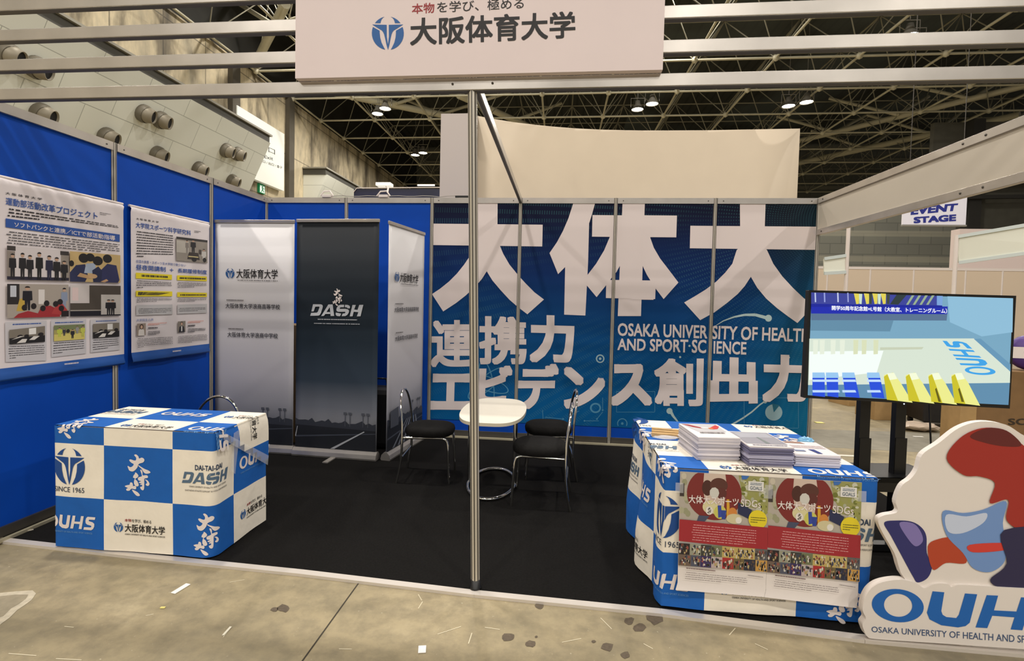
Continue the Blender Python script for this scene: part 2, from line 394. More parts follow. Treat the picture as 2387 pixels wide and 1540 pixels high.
class Print:
    """flat printing on a surface: place(u, v, lift) -> 3-D; colours become material slots; later items lie a hair above earlier ones"""
    def __init__(s, place, step=.0004): s.place = place; s.mb = MB(); s.mats = []; s.h = .0006; s.step = step
    def mi(s, m):
        if m not in s.mats: s.mats.append(m)
        return s.mats.index(m)
    def up(s): s.h += s.step; return s
    def poly(s, pts, m): s.up(); s.mb.poly([s.place(x, y, s.h) for x, y in pts], s.mi(m)); return s
    def polys(s, lists, m, lap=False):
        s.up()
        for pts in lists:
            if lap: s.up()
            s.mb.poly([s.place(x, y, s.h) for x, y in pts], s.mi(m))
        return s
    def batch(s, items):
        """[(points, material)] at practically one height"""
        s.up()
        for i, (pts, m) in enumerate(items): s.mb.poly([s.place(x, y, s.h + (i % 7) * 2e-5) for x, y in pts], s.mi(m))
        return s
    def rect(s, x0, y0, x1, y1, m): return s.poly([(x0, y0), (x1, y0), (x1, y1), (x0, y1)], m)
    def text(s, body, q, m, bold=0.0, space=1.0, shear=0.0, res=3):
        s.up(); copies, fs, _ = glyphs(body, bold, space, shear, res)
        for i, vs in enumerate(copies): s.mb.add([s.place(*bil(q, x, y), s.h + i * 3e-5) for x, y in vs], fs, s.mi(m))
        s.h += 2e-4 if bold else 0
        return s
    def tbox(s, body, x0, y0, x1, y1, m, **k):      # y0 = top, y1 = bottom in the frame
        return s.text(body, ((x0, y0), (x1, y0), (x1, y1), (x0, y1)), m, **k)
    def disc(s, cx, cy, rx, ry, m, n=28): return s.poly([(cx + rx * math.cos(2 * math.pi * k / n), cy + ry * math.sin(2 * math.pi * k / n)) for k in range(n)], m)
    def ring(s, cx, cy, rx, ry, w, m, a0=0, a1=360, n=28):
        a = [math.radians(a0 + (a1 - a0) * k / n) for k in range(n + 1)]
        return s.polys([[(cx + (rx) * math.cos(a[i]), cy + (ry) * math.sin(a[i])), (cx + (rx) * math.cos(a[i + 1]), cy + (ry) * math.sin(a[i + 1])),
                         (cx + (rx - w) * math.cos(a[i + 1]), cy + (ry - w) * math.sin(a[i + 1])), (cx + (rx - w) * math.cos(a[i]), cy + (ry - w) * math.sin(a[i]))] for i in range(n)], m)
    def lines(s, q, rows, m, seed=0, fill=.5, last=.6):
        """small running text too small to read: broken dashes"""
        R = random.Random(seed); L = []
        for r in range(rows):
            ya = 1 - (r + .5 - fill / 2) / rows; yb = 1 - (r + .5 + fill / 2) / rows
            x = R.uniform(0, .03) if r else .03; end = 1.0 if r < rows - 1 else last
            while x < end - .01:
                w = R.uniform(.012, .05); e = min(end, x + w)
                L.append([bil(q, x, ya), bil(q, e, ya), bil(q, e, yb), bil(q, x, yb)]); x = e + R.choice((.004, .006, .008, .016))
        return s.polys(L, m)
    def mark(s, shapes, q, m): return s.polys([[bil(q, x, y) for x, y in p] for p in shapes], m)
    def emblem(s, q, m, gap=.05):
        """round emblem: domed crescent pieces above, T shaped wings and two leaves below"""
        P = lambda pts: [bil(q, (x + 1) / 2, (y + 1) / 2) for x, y in pts]
        arc = lambda a, b, n=10, r=1.0: [(r * math.cos(math.radians(a + (b - a) * k / n)), r * math.sin(math.radians(a + (b - a) * k / n))) for k in range(n + 1)]
        L = []
        for sx in (1, -1):
            f = lambda pts: P([(sx * x, y) for x, y in pts])
            L.append(f(arc(37, 79) + [(.3, .92), (.38, .82), (.43, .7), (.45, .6)]))
            L.append(f([(.065, .5), (.97, .52), (.78, .4), (.56, .27), (.38, .17), (.29, .06), (.23, -.08), (.16, -.37), (.09, -.7), (0, -1.0), (0, -.68), (.065, -.2)]))
            L.append(f(arc(22, -80) + [(.27, -.82), (.4, -.56), (.48, -.26), (.505, -.02), (.51, .15)]))
        return s.polys(L, m)
    def build(s, name, parent, label=None): return s.mb.build(name, s.mats, parent, label)
def place_plane(fn, n):
    n = Vector(n).normalized()
    return lambda u, v, h: fn(u, v) + n * h
def zoom(x0, y0, k):                                  # a magnified view's coordinates -> photograph coordinates
    return lambda *pts: [(x0 + x * k, y0 + y * k) for x, y in pts]

# ================================================================== THE HALL
def hall():
    f = MB()
    f.box((-12.3, -30, -.3), (60, 50, 0))
    # cut joints and trench covers lying in the slab
    def strip(p, q, w, mi, z=.0012):
        p, q = Vector(p), Vector(q); d = (q - p).normalized(); r = Vector((-d.y, d.x, 0)) * w / 2
        f.quad(p - r + Vector((0, 0, z)), q - r + Vector((0, 0, z)), q + r + Vector((0, 0, z)), p + r + Vector((0, 0, z)), mi)
    a, b = onZ(835, 1360), onZ(705, 1540); d = b - a
    strip(a + d * -.02, b + d * 4, .007, 1)
    strip(onZ(1900, 1085), onZ(2220, 1130), .012, 1)
    c0, c1, c2, c3 = onZ(1900, 1000), onZ(2260, 1042), onZ(2260, 1060), onZ(1880, 1030)
    f.quad(*[p + Vector((0, 0, .001)) for p in (onZ(1885, 1000), onZ(1880, 1040), onZ(2300, 1062), onZ(2300, 1012))], 3)
    R = random.Random(4)
    # a pale chipped patch with a duller middle at the left
    f.poly([tuple(onZ(u, v)) [:2] + (.0013,) for u, v in ((-60, 1388), (40, 1378), (76, 1376), (84, 1383), (74, 1398), (58, 1410), (40, 1422), (22, 1440), (0, 1456), (-60, 1480))], 5)
    f.poly([tuple(onZ(u, v)) [:2] + (.0018,) for u, v in ((-60, 1396), (36, 1386), (66, 1386), (60, 1396), (44, 1408), (26, 1418), (8, 1436), (-60, 1462))], 6)
    # dropped-liquid marks
    for u, v, r in ((1258, 1413, 11), (1186, 1485, 15), (1236, 1500, 12), (1384, 1495, 5), (1415, 1508, 15), (1458, 1527, 12), (1466, 1447, 13), (660, 1418, 13), (640, 1420, 9), (1250, 1484, 4), (1528, 1440, 22), (1492, 1462, 16)):
        pts = []
        for k in range(11):
            t = 2 * math.pi * k / 11; q = R.uniform(.75, 1.15)
            p = onZ(u + r * q * math.cos(t), v + r * .7 * q * math.sin(t)); pts.append((p.x, p.y, .0016))
        f.poly(pts, 2)
    # white scratches
    for u, v, du, dv in ((1020, 1478, 55, -18), (1092, 1500, 8, -25), (1400, 1440, 26, 26), (1310, 1497, 45, -9), (1130, 1462, 35, 5), (520, 1485, 20, -24), (790, 1512, 30, 1), (20, 1523, 65, 5), (130, 1535, 60, 3), (535, 1357, 35, -6), (975, 1385, 8, 14), (1760, 1500, 30, 14), (1700, 1480, 14, -16), (1500, 1500, 22, 12), (975, 1418, 10, -16), (340, 1435, 18, -4), (150, 1460, 22, 2)):
        strip(onZ(u, v), onZ(u + du, v + dv), .004, 4)
    o = f.build('floor', [floor_material(), mat('joint', (58, 52, 42), .9), mat('floor_mark', (92, 80, 64), .6, 0, .2, 60), mat('trench_cover', (132, 127, 112), .7, 0, .12, 8), mat('scratch', (214, 204, 176), .7), mat('chipped_edge', (190, 180, 158), .8, 0, .15, 30), mat('chipped_floor', (146, 136, 114), .8, 0, .15, 20)])
    tag(o, 'worn beige concrete hall floor with cut joints and dark spots', 'floor', kind='structure')
    # pale worn patch at the left
    # ---- walls
    w = MB(); w.box((-12.4, -30, 0), (-12, 50, 12.6))
    for u, v in ((540, 150), (671, 300)):
        y = onX(u, v, -12).y; w.box((-12, y - .28, 0), (-11.75, y + .28, 12.6), 1)
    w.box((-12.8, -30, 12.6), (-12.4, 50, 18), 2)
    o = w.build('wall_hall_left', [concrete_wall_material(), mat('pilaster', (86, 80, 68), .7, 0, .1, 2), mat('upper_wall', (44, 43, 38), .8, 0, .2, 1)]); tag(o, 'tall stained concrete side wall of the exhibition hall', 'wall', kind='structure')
    w = MB(); w.box((-12.4, 50, 0), (60, 50.4, 18))
    o = w.build('wall_hall_back', block_wall_material()); tag(o, 'far grey block end wall of the exhibition hall', 'wall', kind='structure')
    # nearer stretch of block wall with a dark gallery beside it, at the right
    w = MB()
    a, b = onY(1905, 480, 24), onY(2228, 530, 24); w.box((a.x - 1, 24, 0), (b.x, 24.4, onY(1912, 478, 24).z))
    o = w.build('wall_hall_right', block_wall_material()); tag(o, 'banded grey block wall beyond the booths on the right', 'wall', kind='structure')
    w = MB(); a = onY(2290, 520, 26)
    w.box((b.x, 26, 5.6), (60, 26.3, 12), 0); w.box((b.x, 25.2, 5.0), (60, 26, 5.5), 1)
    w.box((b.x + 1.6, 25.4, 5.5), (b.x + 2.2, 26, 12), 1); w.bar((b.x, 25.3, 8.6), (60, 25.3, 9.3), .35, .35, 1); w.bar((b.x, 25.3, 7.7), (60, 25.3, 8.3), .2, .2, 1)
    o = w.build('wall_gallery', [mat('gallery_wall', (92, 90, 80), .8, 0, .1, 2), mat('gallery_steel', (48, 46, 42), .6)]); tag(o, 'dark gallery wall with pipes above the right-hand booths', 'wall', kind='structure')
    # ---- slanted acoustic fronts with ledge
    def front(y0, y1, name, label):
        m = MB()
        top, bot = (-10.5, 8.8), (-12.0, 5.6)
        m.add([(top[0], y0, top[1]), (top[0], y1, top[1]), (bot[0], y1, bot[1]), (bot[0], y0, bot[1])], [(0, 1, 2, 3)], 0)
        for y in (y0, y1): m.add([(top[0], y, top[1]), (bot[0], y, bot[1]), (-12, y, top[1])], [(0, 1, 2)], 0)
        m.box((-12, y0 - .05, 8.8), (-10.58, y1 + .05, 9.14), 1)  # dark grey-brown fascia band below the ledge
        m.box((-12, y0 - .15, 9.14), (-10.48, y1 + .15, 9.22), 2)
        o = m.build(name, [slant_material() if 'acoustic_panel' not in MATS else MATS['acoustic_panel'], mat('ledge_band', (74, 72, 64), .7), mat('ledge', (150, 146, 132), .6)])
        tag(o, label, 'wall', kind='structure')
    front(-12, 18.1, 'trim_1', 'pale slanted acoustic front with ledge high on the side wall')
    front(24.2, 42, 'trim_2', 'further slanted acoustic front with ledge, beyond the exit sign')
    # ---- roof
    m = MB(); m.box((-12.4, -30, 18.0), (60, 50.4, 18.3))
    o = m.build('ceiling', roof_material()); tag(o, 'dark ribbed hall roof deck', 'ceiling', kind='structure')
    tr = empty('ceiling_truss', (0, 0, 0), 'steel space-frame of pale tubes under the dark roof', 'roof truss', kind='structure')
    STL = mat('truss_paint', (204, 198, 172), .5, .1, .1, 1); STL2 = mat('truss_paint_dark', (150, 146, 128), .6, .1, .1, 1)
    MOD = 3.5; nx, ny = 17, 12; X0, Y0, ZB, ZT = -11.8, 8.5, 12.6, 15.2
    lo, up, web = MB(), MB(), MB()
    P = lambda i, j: (X0 + MOD * i, Y0 + MOD * j, ZB); Q = lambda i, j: (X0 + MOD * (i + .5), Y0 + MOD * (j + .5), ZT)
    for i in range(nx):
        lo.tube([P(i, 0), P(i, ny - 1)], .055, 6)
        up.tube([Q(i, 0), Q(i, ny - 1)], .045, 6)
        for j in range(ny):
            for di, dj in ((0, 0), (1, 0), (0, 1), (1, 1)):
                if i + di < nx and j + dj < ny: web.tube([Q(i, j), P(i + di, j + dj)], .028, 5, caps=False)
    for j in range(ny):
        lo.tube([P(0, j), P(nx - 1, j)], .055, 6); up.tube([Q(0, j), Q(nx - 1, j)], .045, 6)
        for i in range(nx): lo.lathe([(.001, -.16), (.12, -.1), (.16, 0), (.12, .1), (.001, .16)], P(i, j), seg=8)
    lo.build('bottom_chords', STL, tr); up.build('top_chords', STL2, tr); web.build('web_members', STL2, tr)
    big = MB()
    def through(pts, z, r):
        ps = [onZ(u, v, z) for u, v in pts]; d = ps[-1] - ps[0]
        big.tube([ps[0] - d * .4, ps[0], ps[-1], ps[-1] + d * .5], r, 10)
        for p in ps:
            for dx, dy in ((3, 2), (-3, 2)): big.tube([p, (p.x + dx, p.y + dy, 15.2)], .1, 8)
    through([(798, 220), (925, 241), (1028, 267)], 13.4, .2)
    through([(1870, 378), (2020, 347), (2172, 312)], 13.2, .2)
    through([(1946, 308), (2091, 267), (2265, 230)], 13.4, .17)
    through([(640, 60), (590, 160)], 13.0, .2)
    through([(1110, 240), (1200, 280)], 13.4, .2)
    big.build('main_tubes', STL, tr)
hall()

# floodlights in pairs
def floodlight_proto():
    t = empty('floodlight', (0, 0, 0))
    m = MB(); m.lathe([(.001, .5), (.12, .48), (.15, .3), (.3, .05), (.34, 0), (.32, 0), (.28, .06)], seg=18); m.build('housing', mat('lamp_housing', (150, 146, 136), .4, .4), t)
    m = MB(); m.lathe([(.3, .035), (.2, .02), (.001, .015)], seg=18)
    g = NT('lamp_glow'); g.b.inputs['Emission Color'].default_value = (1, .93, .8, 1); g.b.inputs['Emission Strength'].default_value = 60
    m.build('lens', g.m, t)
    m = MB(); m.tube([(-.36, 0, .15), (-.36, 0, .62), (.36, 0, .62), (.36, 0, .15)], .02, 6); m.tube([(0, 0, .62), (0, 0, 5.86)], .018, 5); m.build('bracket', MATS['lamp_housing'], t)
    return t
def lamp_light(p, e):
    l = bpy.data.lights.new('floodlight_beam', 'AREA'); l.shape = 'DISK'; l.size = .62; l.energy = e; l.color = LAMP_COL
    o = bpy.data.objects.new('floodlight_beam', l); COL.objects.link(o); o.location = (p[0], p[1], p[2] - .02); return o
FLOOD = floodlight_proto()
seen_lamps = [(880, 266, 'left lamp of the floodlight pair nearest the stained concrete wall'), (898, 254, 'right lamp of the floodlight pair nearest the stained concrete wall'),
              (968, 362, 'left lamp of the low floodlight pair left of the curved white backdrop'), (986, 357, 'right lamp of the low floodlight pair left of the curved white backdrop'),
              (1486, 256, 'left lamp of the floodlight pair above the middle of the curved backdrop'), (1520, 243, 'right lamp of the floodlight pair above the middle of the curved backdrop'),
              (1838, 248, 'left lamp of the floodlight pair above the right end of the curved backdrop'), (1880, 239, 'right lamp of the floodlight pair above the right end of the curved backdrop'),
              (2120, 85, 'left lamp of the pair just below the second overhead beam at right'), (2135, 102, 'right lamp of the pair just below the second overhead beam at right'),
              (2185, 322, 'left lamp of the floodlight pair just above the plain white fascia'), (2196, 332, 'right lamp of the floodlight pair just above the plain white fascia')]
first = True
for u, v, lab in seen_lamps:
    t = FLOOD if first else copy_tree(FLOOD); first = False
    t.location = onZ(u, v, LAMP_Z - .9); tag(t, 'glowing round ' + lab, 'lamp', 'floodlights under the roof')
    lamp_light(t.location, LAMP_W)
for x in (-8, 0, 8, 16):
    for y in (17, 8, -1, -10, -19, -27):
        if (x, y) == (16, 17): continue
        lamp_light((x, y, LAMP_Z + 2.2 if y > 0 else LAMP_Z), 2 * LAMP_W)

# air nozzles on the slanted front
def nozzle_proto():
    t = empty('air_nozzle', (0, 0, 0))
    m = MB(); m.lathe([(.3, -.05), (.31, .12), (.27, .22)], axis=(0, 0, 1), seg=20); m.build('collar', mat('nozzle_collar', (112, 106, 92), .5, .2), t)
    ax = Vector((.34, .12, .93)).normalized()
    m = MB(); m.lathe([(.28, -.02), (.27, .12), (.22, .32), (.2, .32), (.18, .1), (.001, .06)], o=(0, 0, .08), axis=ax, seg=20); m.build('barrel', mat('nozzle_barrel', (146, 138, 120), .5, .2), t)
    m = MB(); m.lathe([(.195, .27), (.001, .265)], o=(0, 0, .08), axis=ax, seg=20); m.build('opening', mat('nozzle_dark', (22, 20, 18), .9), t)
    return t
NOZ = nozzle_proto()
nrm = Vector((3.2, 0, -1.5)).normalized()
pl0 = Vector((-10.5, 0, 8.8))
nz_list = [(14, 125, 'air nozzle at the far left of the upper row, partly cut off'), (80, 155, 'air nozzle half hidden behind the third overhead beam'),
           (332, 263, 'left nozzle of the upper pair above the first poster gap'), (371, 278, 'right nozzle of the upper pair above the first poster gap'),
           (524, 349, 'left nozzle of the upper pair nearest the exit sign'), (550, 357, 'right nozzle of the upper pair nearest the exit sign'),
           (92, 263, 'lower row nozzle peeking over the blue wall, first from the left'), (245, 317, 'lower row nozzle peeking over the blue wall, second from the left'),
           (364, 358, 'lower row nozzle peeking over the blue wall, third from the left'), (460, 392, 'lower row nozzle peeking over the blue wall, fourth from the left'),
           (538, 420, 'lower row nozzle peeking over the blue wall, fifth from the left')]
zax = nrm; xax = Vector((0, 1, 0)); yax = zax.cross(xax)
for k, (u, v, lab) in enumerate(nz_list):
    t = NOZ if k == 0 else copy_tree(NOZ)
    t.matrix_basis = Matrix.Translation(onP(u, v, pl0, nrm)) @ Matrix((xax, yax, zax)).transposed().to_4x4()
    tag(t, 'round grey ' + lab, 'nozzle', 'air nozzles on the slanted wall')

# exit sign board and emergency light on the side wall
def exit_sign():
    t = empty('exit_board', onX(608, 445, -11.72), 'large white exit board with black writing on the side wall', 'sign')
    fn = lambda u, v: onX(u, v, -11.7)
    a, b = onX(553, 245, -11.7), onX(662, 445, -11.7)
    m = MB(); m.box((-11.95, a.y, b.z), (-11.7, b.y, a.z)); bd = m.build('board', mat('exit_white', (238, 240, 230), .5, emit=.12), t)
    p = Print(place_plane(fn, (1, 0, 0)), .004); z = zoom(540, 220, .2346)
    p.text('出口', z((278, 480), (430, 545), (430, 600), (278, 535)), BLACKI); p.text('Exit', z((325, 600), (410, 622), (410, 655), (325, 632)), BLACKI)
    p.text('出口 / 出口 / 출구', z((280, 640), (500, 715), (500, 742), (280, 665)), BLACKI)
    p.build('lettering', bd)
exit_sign()
def escape_light():
    a, b = onX(604, 427, -11.9), onX(618, 453, -11.9)
    t = empty('emergency_exit_light', (-11.9, a.y, b.z), 'small green and white running-person emergency light under the exit board', 'sign')
    m = MB(); m.box((-12, a.y, b.z), (-11.9, b.y, a.z)); m.build('casing', mat('exit_green', (10, 120, 70), .5, emit=.25), t)
    p = Print(place_plane(lambda u, v: onX(u, v, -11.9), (1, 0, 0)), .003)
    W = mat('exit_glow', (225, 240, 228), .5, emit=.5)
    p.polys([[(606, 431), (617, 435), (617, 451), (606, 447)]], W)
    G = MATS['exit_green']
    p.disc(611.5, 435.5, 1.6, 1.8, G, 12); p.poly([(610, 437), (613, 438), (613, 443), (610.5, 442.5)], G); p.poly([(611, 442), (613, 443), (615.5, 448), (614, 448.5)], G); p.poly([(610.5, 442), (612, 443), (609, 447.5), (607.5, 446.5)], G); p.poly([(613, 438.2), (616, 440.5), (615.5, 441.6), (612.6, 439.6)], G)
    p.build('pictogram', t)
escape_light()

# ================================================================== NEIGHBOURING BOOTHS
def backdrop():
    zt = 4.2
    t = empty('curved_backdrop', (1.6, 1.9, 0), 'tall cream backdrop wall with curved front standing behind the booth', 'backdrop')
    a, b = onZ(1028, 265, zt), onZ(1108, 265, zt)
    yf = a.y
    m = MB(); m.box((a.x, yf, 0), (b.x + .02, yf + .12, zt)); m.build('end_panel', mat('end_white', (196, 186, 180), .6), t)
    pts = []
    for u, v in ((1108, 269), (1150, 277), (1200, 285), (1250, 291), (1290, 295), (1340, 299), (1400, 302), (1460, 303.5), (1500, 304), (1560, 304), (1650, 303.5), (1760, 301.5), (1865, 299.5)):
        q = onZ(u, v, zt); pts.append((q.x, max(q.y, yf + .05)))
    m = MB(); n = len(pts)
    vs = [(x, y, 0) for x, y in pts] + [(x, y, zt) for x, y in pts] + [(x, y + .15, 0) for x, y in pts] + [(x, y + .15, zt) for x, y in pts]
    fs = []
    for i in range(n - 1): fs += [(i, i + 1, n + i + 1, n + i), (2 * n + i + 1, 2 * n + i, 3 * n + i, 3 * n + i + 1), (n + i, n + i + 1, 3 * n + i + 1, 3 * n + i)]
    fs += [(n - 1, 3 * n - 1, 4 * n - 1, 2 * n - 1), (0, n, 3 * n, 2 * n)]
    m.add(vs, fs, 0, True); o = m.build('curved_panel', WARMP, t)
    for poly in o.data.polygons:
        if abs(poly.normal.z) > .5 or abs(poly.normal.y) < .2: poly.use_smooth = False
backdrop()
def navy_booth():
    a, b = onY(825, 440, 12), onY(1040, 458, 12)
    t = empty('navy_booth_header', (a.x, 12, 0), 'navy blue booth header with white tubes, left of the curved backdrop', 'booth header')
    m = MB(); m.box((a.x, 12, a.z - 1.2), (b.x, 12.5, a.z)); m.build('header_panel', mat('navy_panel', (22, 28, 62), .4), t)
    for x in (a.x + .1, b.x - .2):
        m = MB(); m.box((x, 12.1, 0), (x + .12, 12.3, a.z - 1.2)); m.build('post', MATS['navy_panel'], t)
    m = MB(); m.tube([(a.x, 11.97, a.z - .12), (a.x + .12, 11.97, a.z + .02), (b.x, 11.97, a.z + .04)], .018, 6); m.build('edge_tube', WHITEP, t)
    m = MB(); m.tube([(a.x + 2.3, 11.9, a.z + .1), (a.x + 2.9, 11.9, a.z + .1)], .03, 6); m.build('lamp_tube', mat('tube_glow', (250, 250, 245), .5, emit=.8), t)
navy_booth()
def far_booths():
    # the row of plain partition walls
    A, B = onD(1905, 617, 12.3), onD(2520, 617, 11.6)
    t = empty('partition_row', (A.x, A.y, 0), 'row of plain beige partition panels between white posts in the far booth', 'partition')
    d = (B - A); d.z = 0; L = d.length; d.normalize(); n = Vector((d.y, -d.x, 0)); H = 2.5
    us = [1928, 2028, 2129, 2250, 2336, 2440]
    pos = []
    for u in us:
        q = onP(u, 640, A, n); pos.append((q - A).dot(d))
    pos = [0] + pos + [L]
    for s0, s1 in zip(pos, pos[1:]):
        m = MB(); p, q = A + d * (s0 + .02), A + d * (s1 - .02); m.bar((p.x, p.y, 1.25), (q.x, q.y, 1.25), .03, 2.42); m.build('panel', mat('beige_panel', (214, 196, 174), .6), t)
    for s in pos:
        p = A + d * s - n * 0; m = MB(); m.tube([(p.x, p.y, 0), (p.x, p.y, H)], .025, 8); m.build('post', WHITEP, t)
    m = MB(); m.bar((A.x, A.y, H - .02), (A.x + d.x * L, A.y + d.y * L, H - .02), .05, .06); m.build('top_rail', WHITEP, t)
    # second row of the block behind it
    # white fascia with its tall post (right) and a shorter one (left)
    def fascia(pts, dep, lab, post_u, post_v, zmax):
        a0, a1, b0, b1 = [onD(u, v, dd) for (u, v), dd in zip(pts, dep)]
        t = empty('fascia_board', (a0.x, a0.y, 0), lab, 'fascia')
        m = MB(); v = Vector((0, .03, 0)); m.prism([a0, b0, b1, a1], v); m.build('panel', mat('pale_fascia', (226, 228, 214), .5), t)
        for p, q, nm in ((a0, b0, 'top_rail'), (a1, b1, 'bottom_rail')):
            m = MB(); m.bar(p, q, .05, .06); m.build(nm, mat('pale_rail', (206, 216, 214), .4, .2), t)
        q = onD(post_u, post_v, dep[0]); m = MB(); m.tube([(a0.x, a0.y, 0), (a0.x, a0.y, zmax)], .035, 8); m.build('post', WHITEP, t)
    fascia([(2230, 552), (2235, 612), (2500, 506), (2500, 575)], [9.6, 9.6, 8.6, 8.6], 'pale fascia board on a white post above the far beige partitions', 2225, 640, onD(2230, 548, 9.6).z)
    fascia([(1975, 595), (1972, 634), (1921, 603), (1921, 637)], [9.8, 9.8, 9.9, 9.9], 'short pale fascia board on a post close beside the graphic wall corner', 1973, 620, onD(1978, 530, 9.8).z)
far_booths()
def pink_block():
    a, b = onD(2238, 533, 13), onD(2420, 560, 13)
    m = MB(); m.box((a.x, a.y, 0), (a.x + 6, a.y + .3, a.z)); o = m.build('partition_wall', mat('pinkish_panel', (226, 210, 204), .6)); tag(o, 'tall pinkish white partition standing behind the pale fascia', 'partition')
pink_block()
def event_sign():
    Y = 12.0
    a, b = onY(2110, 400, Y), onY(2251, 524, Y)
    t = empty('event_sign', ((a.x + b.x) / 2, Y, b.z), 'hanging white sign with blue EVENT STAGE writing', 'sign')
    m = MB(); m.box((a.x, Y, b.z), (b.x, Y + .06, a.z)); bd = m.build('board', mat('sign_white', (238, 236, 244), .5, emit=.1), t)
    p = Print(place_plane(lambda u, v: onY(u, v, Y), (0, -1, 0)), .003)
    z = zoom(1900, 440, .20402); BL = ink((44, 54, 150))
    p.text('EVENT', z((1100, 205), (1635, 165), (1615, 250), (1090, 300)), BL, bold=.05); p.text('STAGE', z((1125, 322), (1612, 290), (1608, 368), (1125, 395)), BL, bold=.05)
    p.build('lettering', bd)
    m = MB()
    for x in (a.x + .15, b.x - .15): m.tube([(x, Y + .03, a.z), (x, Y + .03, 12.6)], .012, 5)
    m.build('hanging_wires', STEEL, t)
    m = MB(); m.box((a.x, Y - .02, b.z - .05), (b.x + .02, Y + .08, b.z)); m.build('bottom_rail', mat('sign_rail', (150, 148, 140), .5), t)
event_sign()
def far_goods():
    def carton(name, u, v, w, d, h, rz, m, lab, group=None, dz=0.0, flap=True):
        p = onZ(u, v, dz)
        t = empty(name, p, lab, 'box', group, rz=rz)
        b = MB(); b.box((-w / 2, -d / 2, 0), (w / 2, d / 2, h)); b.build('body', m, t, bevel=.004, local=True)
        b = MB(); b.box((-.03, -d / 2 - .002, 0 + h * .7), (.03, d / 2 + .002, h + .002)); b.build('tape', mat('carton_tape', (196, 170, 120), .4), t, local=True)
        return t
    carton('carton', 1985, 940, .5, .4, .34, .3, CARD, 'tan carton on the hall floor, seen left under the television', dz=0)
    carton('carton', 2048, 972, .4, .4, .4, .1, CARD, 'tan carton standing between the two television stand posts', dz=0)
    carton('carton', 2098, 945, .5, .4, .4, .15, CARDD, 'darker brown carton behind the right television stand post', dz=0)
    # big television carton with lettering
    p0 = onZ(2232, 1085); 
    t = empty('television_carton', p0, 'large brown carton lettered SO standing beside the cutout board', 'box', rz=-.12)
    m = MB(); m.box((0, 0, 0), (1.5, .3, .95)); m.build('body', CARDD, t, bevel=.005, local=True)
    m = MB(); m.box((-.004, -.004, 0), (.13, .304, .955)); m.build('edge_strip', CARD, t, local=True)
    Mx = t.matrix_basis
    p = Print(lambda x, y, h: Mx @ Vector((x, -.002 - h, y)), .001)
    q = [Mx.inverted() @ onP(u, v, Mx @ Vector((0, -.002, 0)), (Mx.to_3x3() @ Vector((0, 1, 0)))) for u, v in ((2350, 975), (2398, 975), (2398, 990), (2350, 990))]
    p.text('SO', [(a.x, a.z) for a in q], ink((52, 40, 26)), bold=.02); p.build('lettering', t)
    # things on it
    top = .955
    c = Mx @ Vector((.62, .15, top))
    t2 = empty('round_package', c, 'round purple and white package with ring emblem on the large carton', 'package')
    m = MB(); m.lathe([(.001, -.05), (.15, -.05), (.17, 0), (.15, .05), (.001, .05)], o=(c.x, c.y, c.z + .17), axis=(-.25, -1, .1), seg=24); m.build('body', mat('package_purple', (74, 42, 124), .4), t2)
    ax = Vector((-.25, -1, .1)).normalized(); o2 = Vector((c.x, c.y, c.z + .17)) + ax * .051
    ux = Vector((0, 0, 1)).cross(ax).normalized() * -1; uz = ux.cross(ax) * -1
    if uz.z < 0: uz = -uz
    p = Print(lambda x, y, h: o2 + ux * x + uz * y + ax * h, .001)
    p.poly([(-.14, .05), (.14, .05), (.15, -.06), (-.15, -.06)], WHITEI); p.ring(0, 0, .06, .06, .02, mat('package_purple', (74, 42, 124)))
    p.build('emblem', t2)
    c = Mx @ Vector((1.0, .12, top)); t3 = empty('carton', c, 'small tan carton on top of the large lettered carton', 'box', rz=.2)
    m = MB(); m.box((-.15, -.1, 0), (.15, .1, .2)); m.build('body', CARD, t3, local=True, bevel=.003); m = MB(); m.box((-.025, -.102, .12), (.025, .102, .202)); m.build('tape', MATS['carton_tape'], t3, local=True)
    # black trunk case on castors
    p0 = onZ(2190, 992)
    t = empty('trunk_case', p0, 'black equipment trunk on castors on the hall floor below the television', 'case', rz=-.1)
    m = MB(); m.box((-.32, -.25, .08), (.32, .25, .62)); m.build('body', mat('trunk_black', (24, 23, 24), .5, 0, .2, 20), t, bevel=.02, local=True)
    m = MB(); m.box((-.325, -.255, .36), (.325, .255, .375)); m.build('lid_edge', mat('trunk_edge', (60, 58, 58), .4, .4), t, local=True)
    for sx in (-.25, .25):
        for sy in (-.19, .19):
            m = MB(); m.lathe([(.001, -.02), (.04, -.02), (.04, .02), (.001, .02)], o=(sx, sy, .04), axis=(1, 0, 0), seg=12); m.build('caster', BLACKPL, t, local=True)
    # crumpled plastic and cable behind the stand
    R = random.Random(2); p0 = onZ(2140, 1003); m = MB()
    bm = bmesh.new(); bmesh.ops.create_icosphere(bm, subdivisions=3, radius=.16)
    for v in bm.verts: v.co = Vector((v.co.x * 1.4, v.co.y * .8, max(-.035, v.co.z * .35))) * R.uniform(.8, 1.12)
    m.add([v.co + Vector((p0.x, p0.y, .055)) for v in bm.verts], [[v.index for v in f.verts] for f in bm.faces]); bm.free()
    o = m.build('plastic_wrap', mat('wrap_plastic', (196, 178, 158), .25)); tag(o, 'crumpled pale plastic wrap lying on the hall floor behind the television stand', 'wrapping')
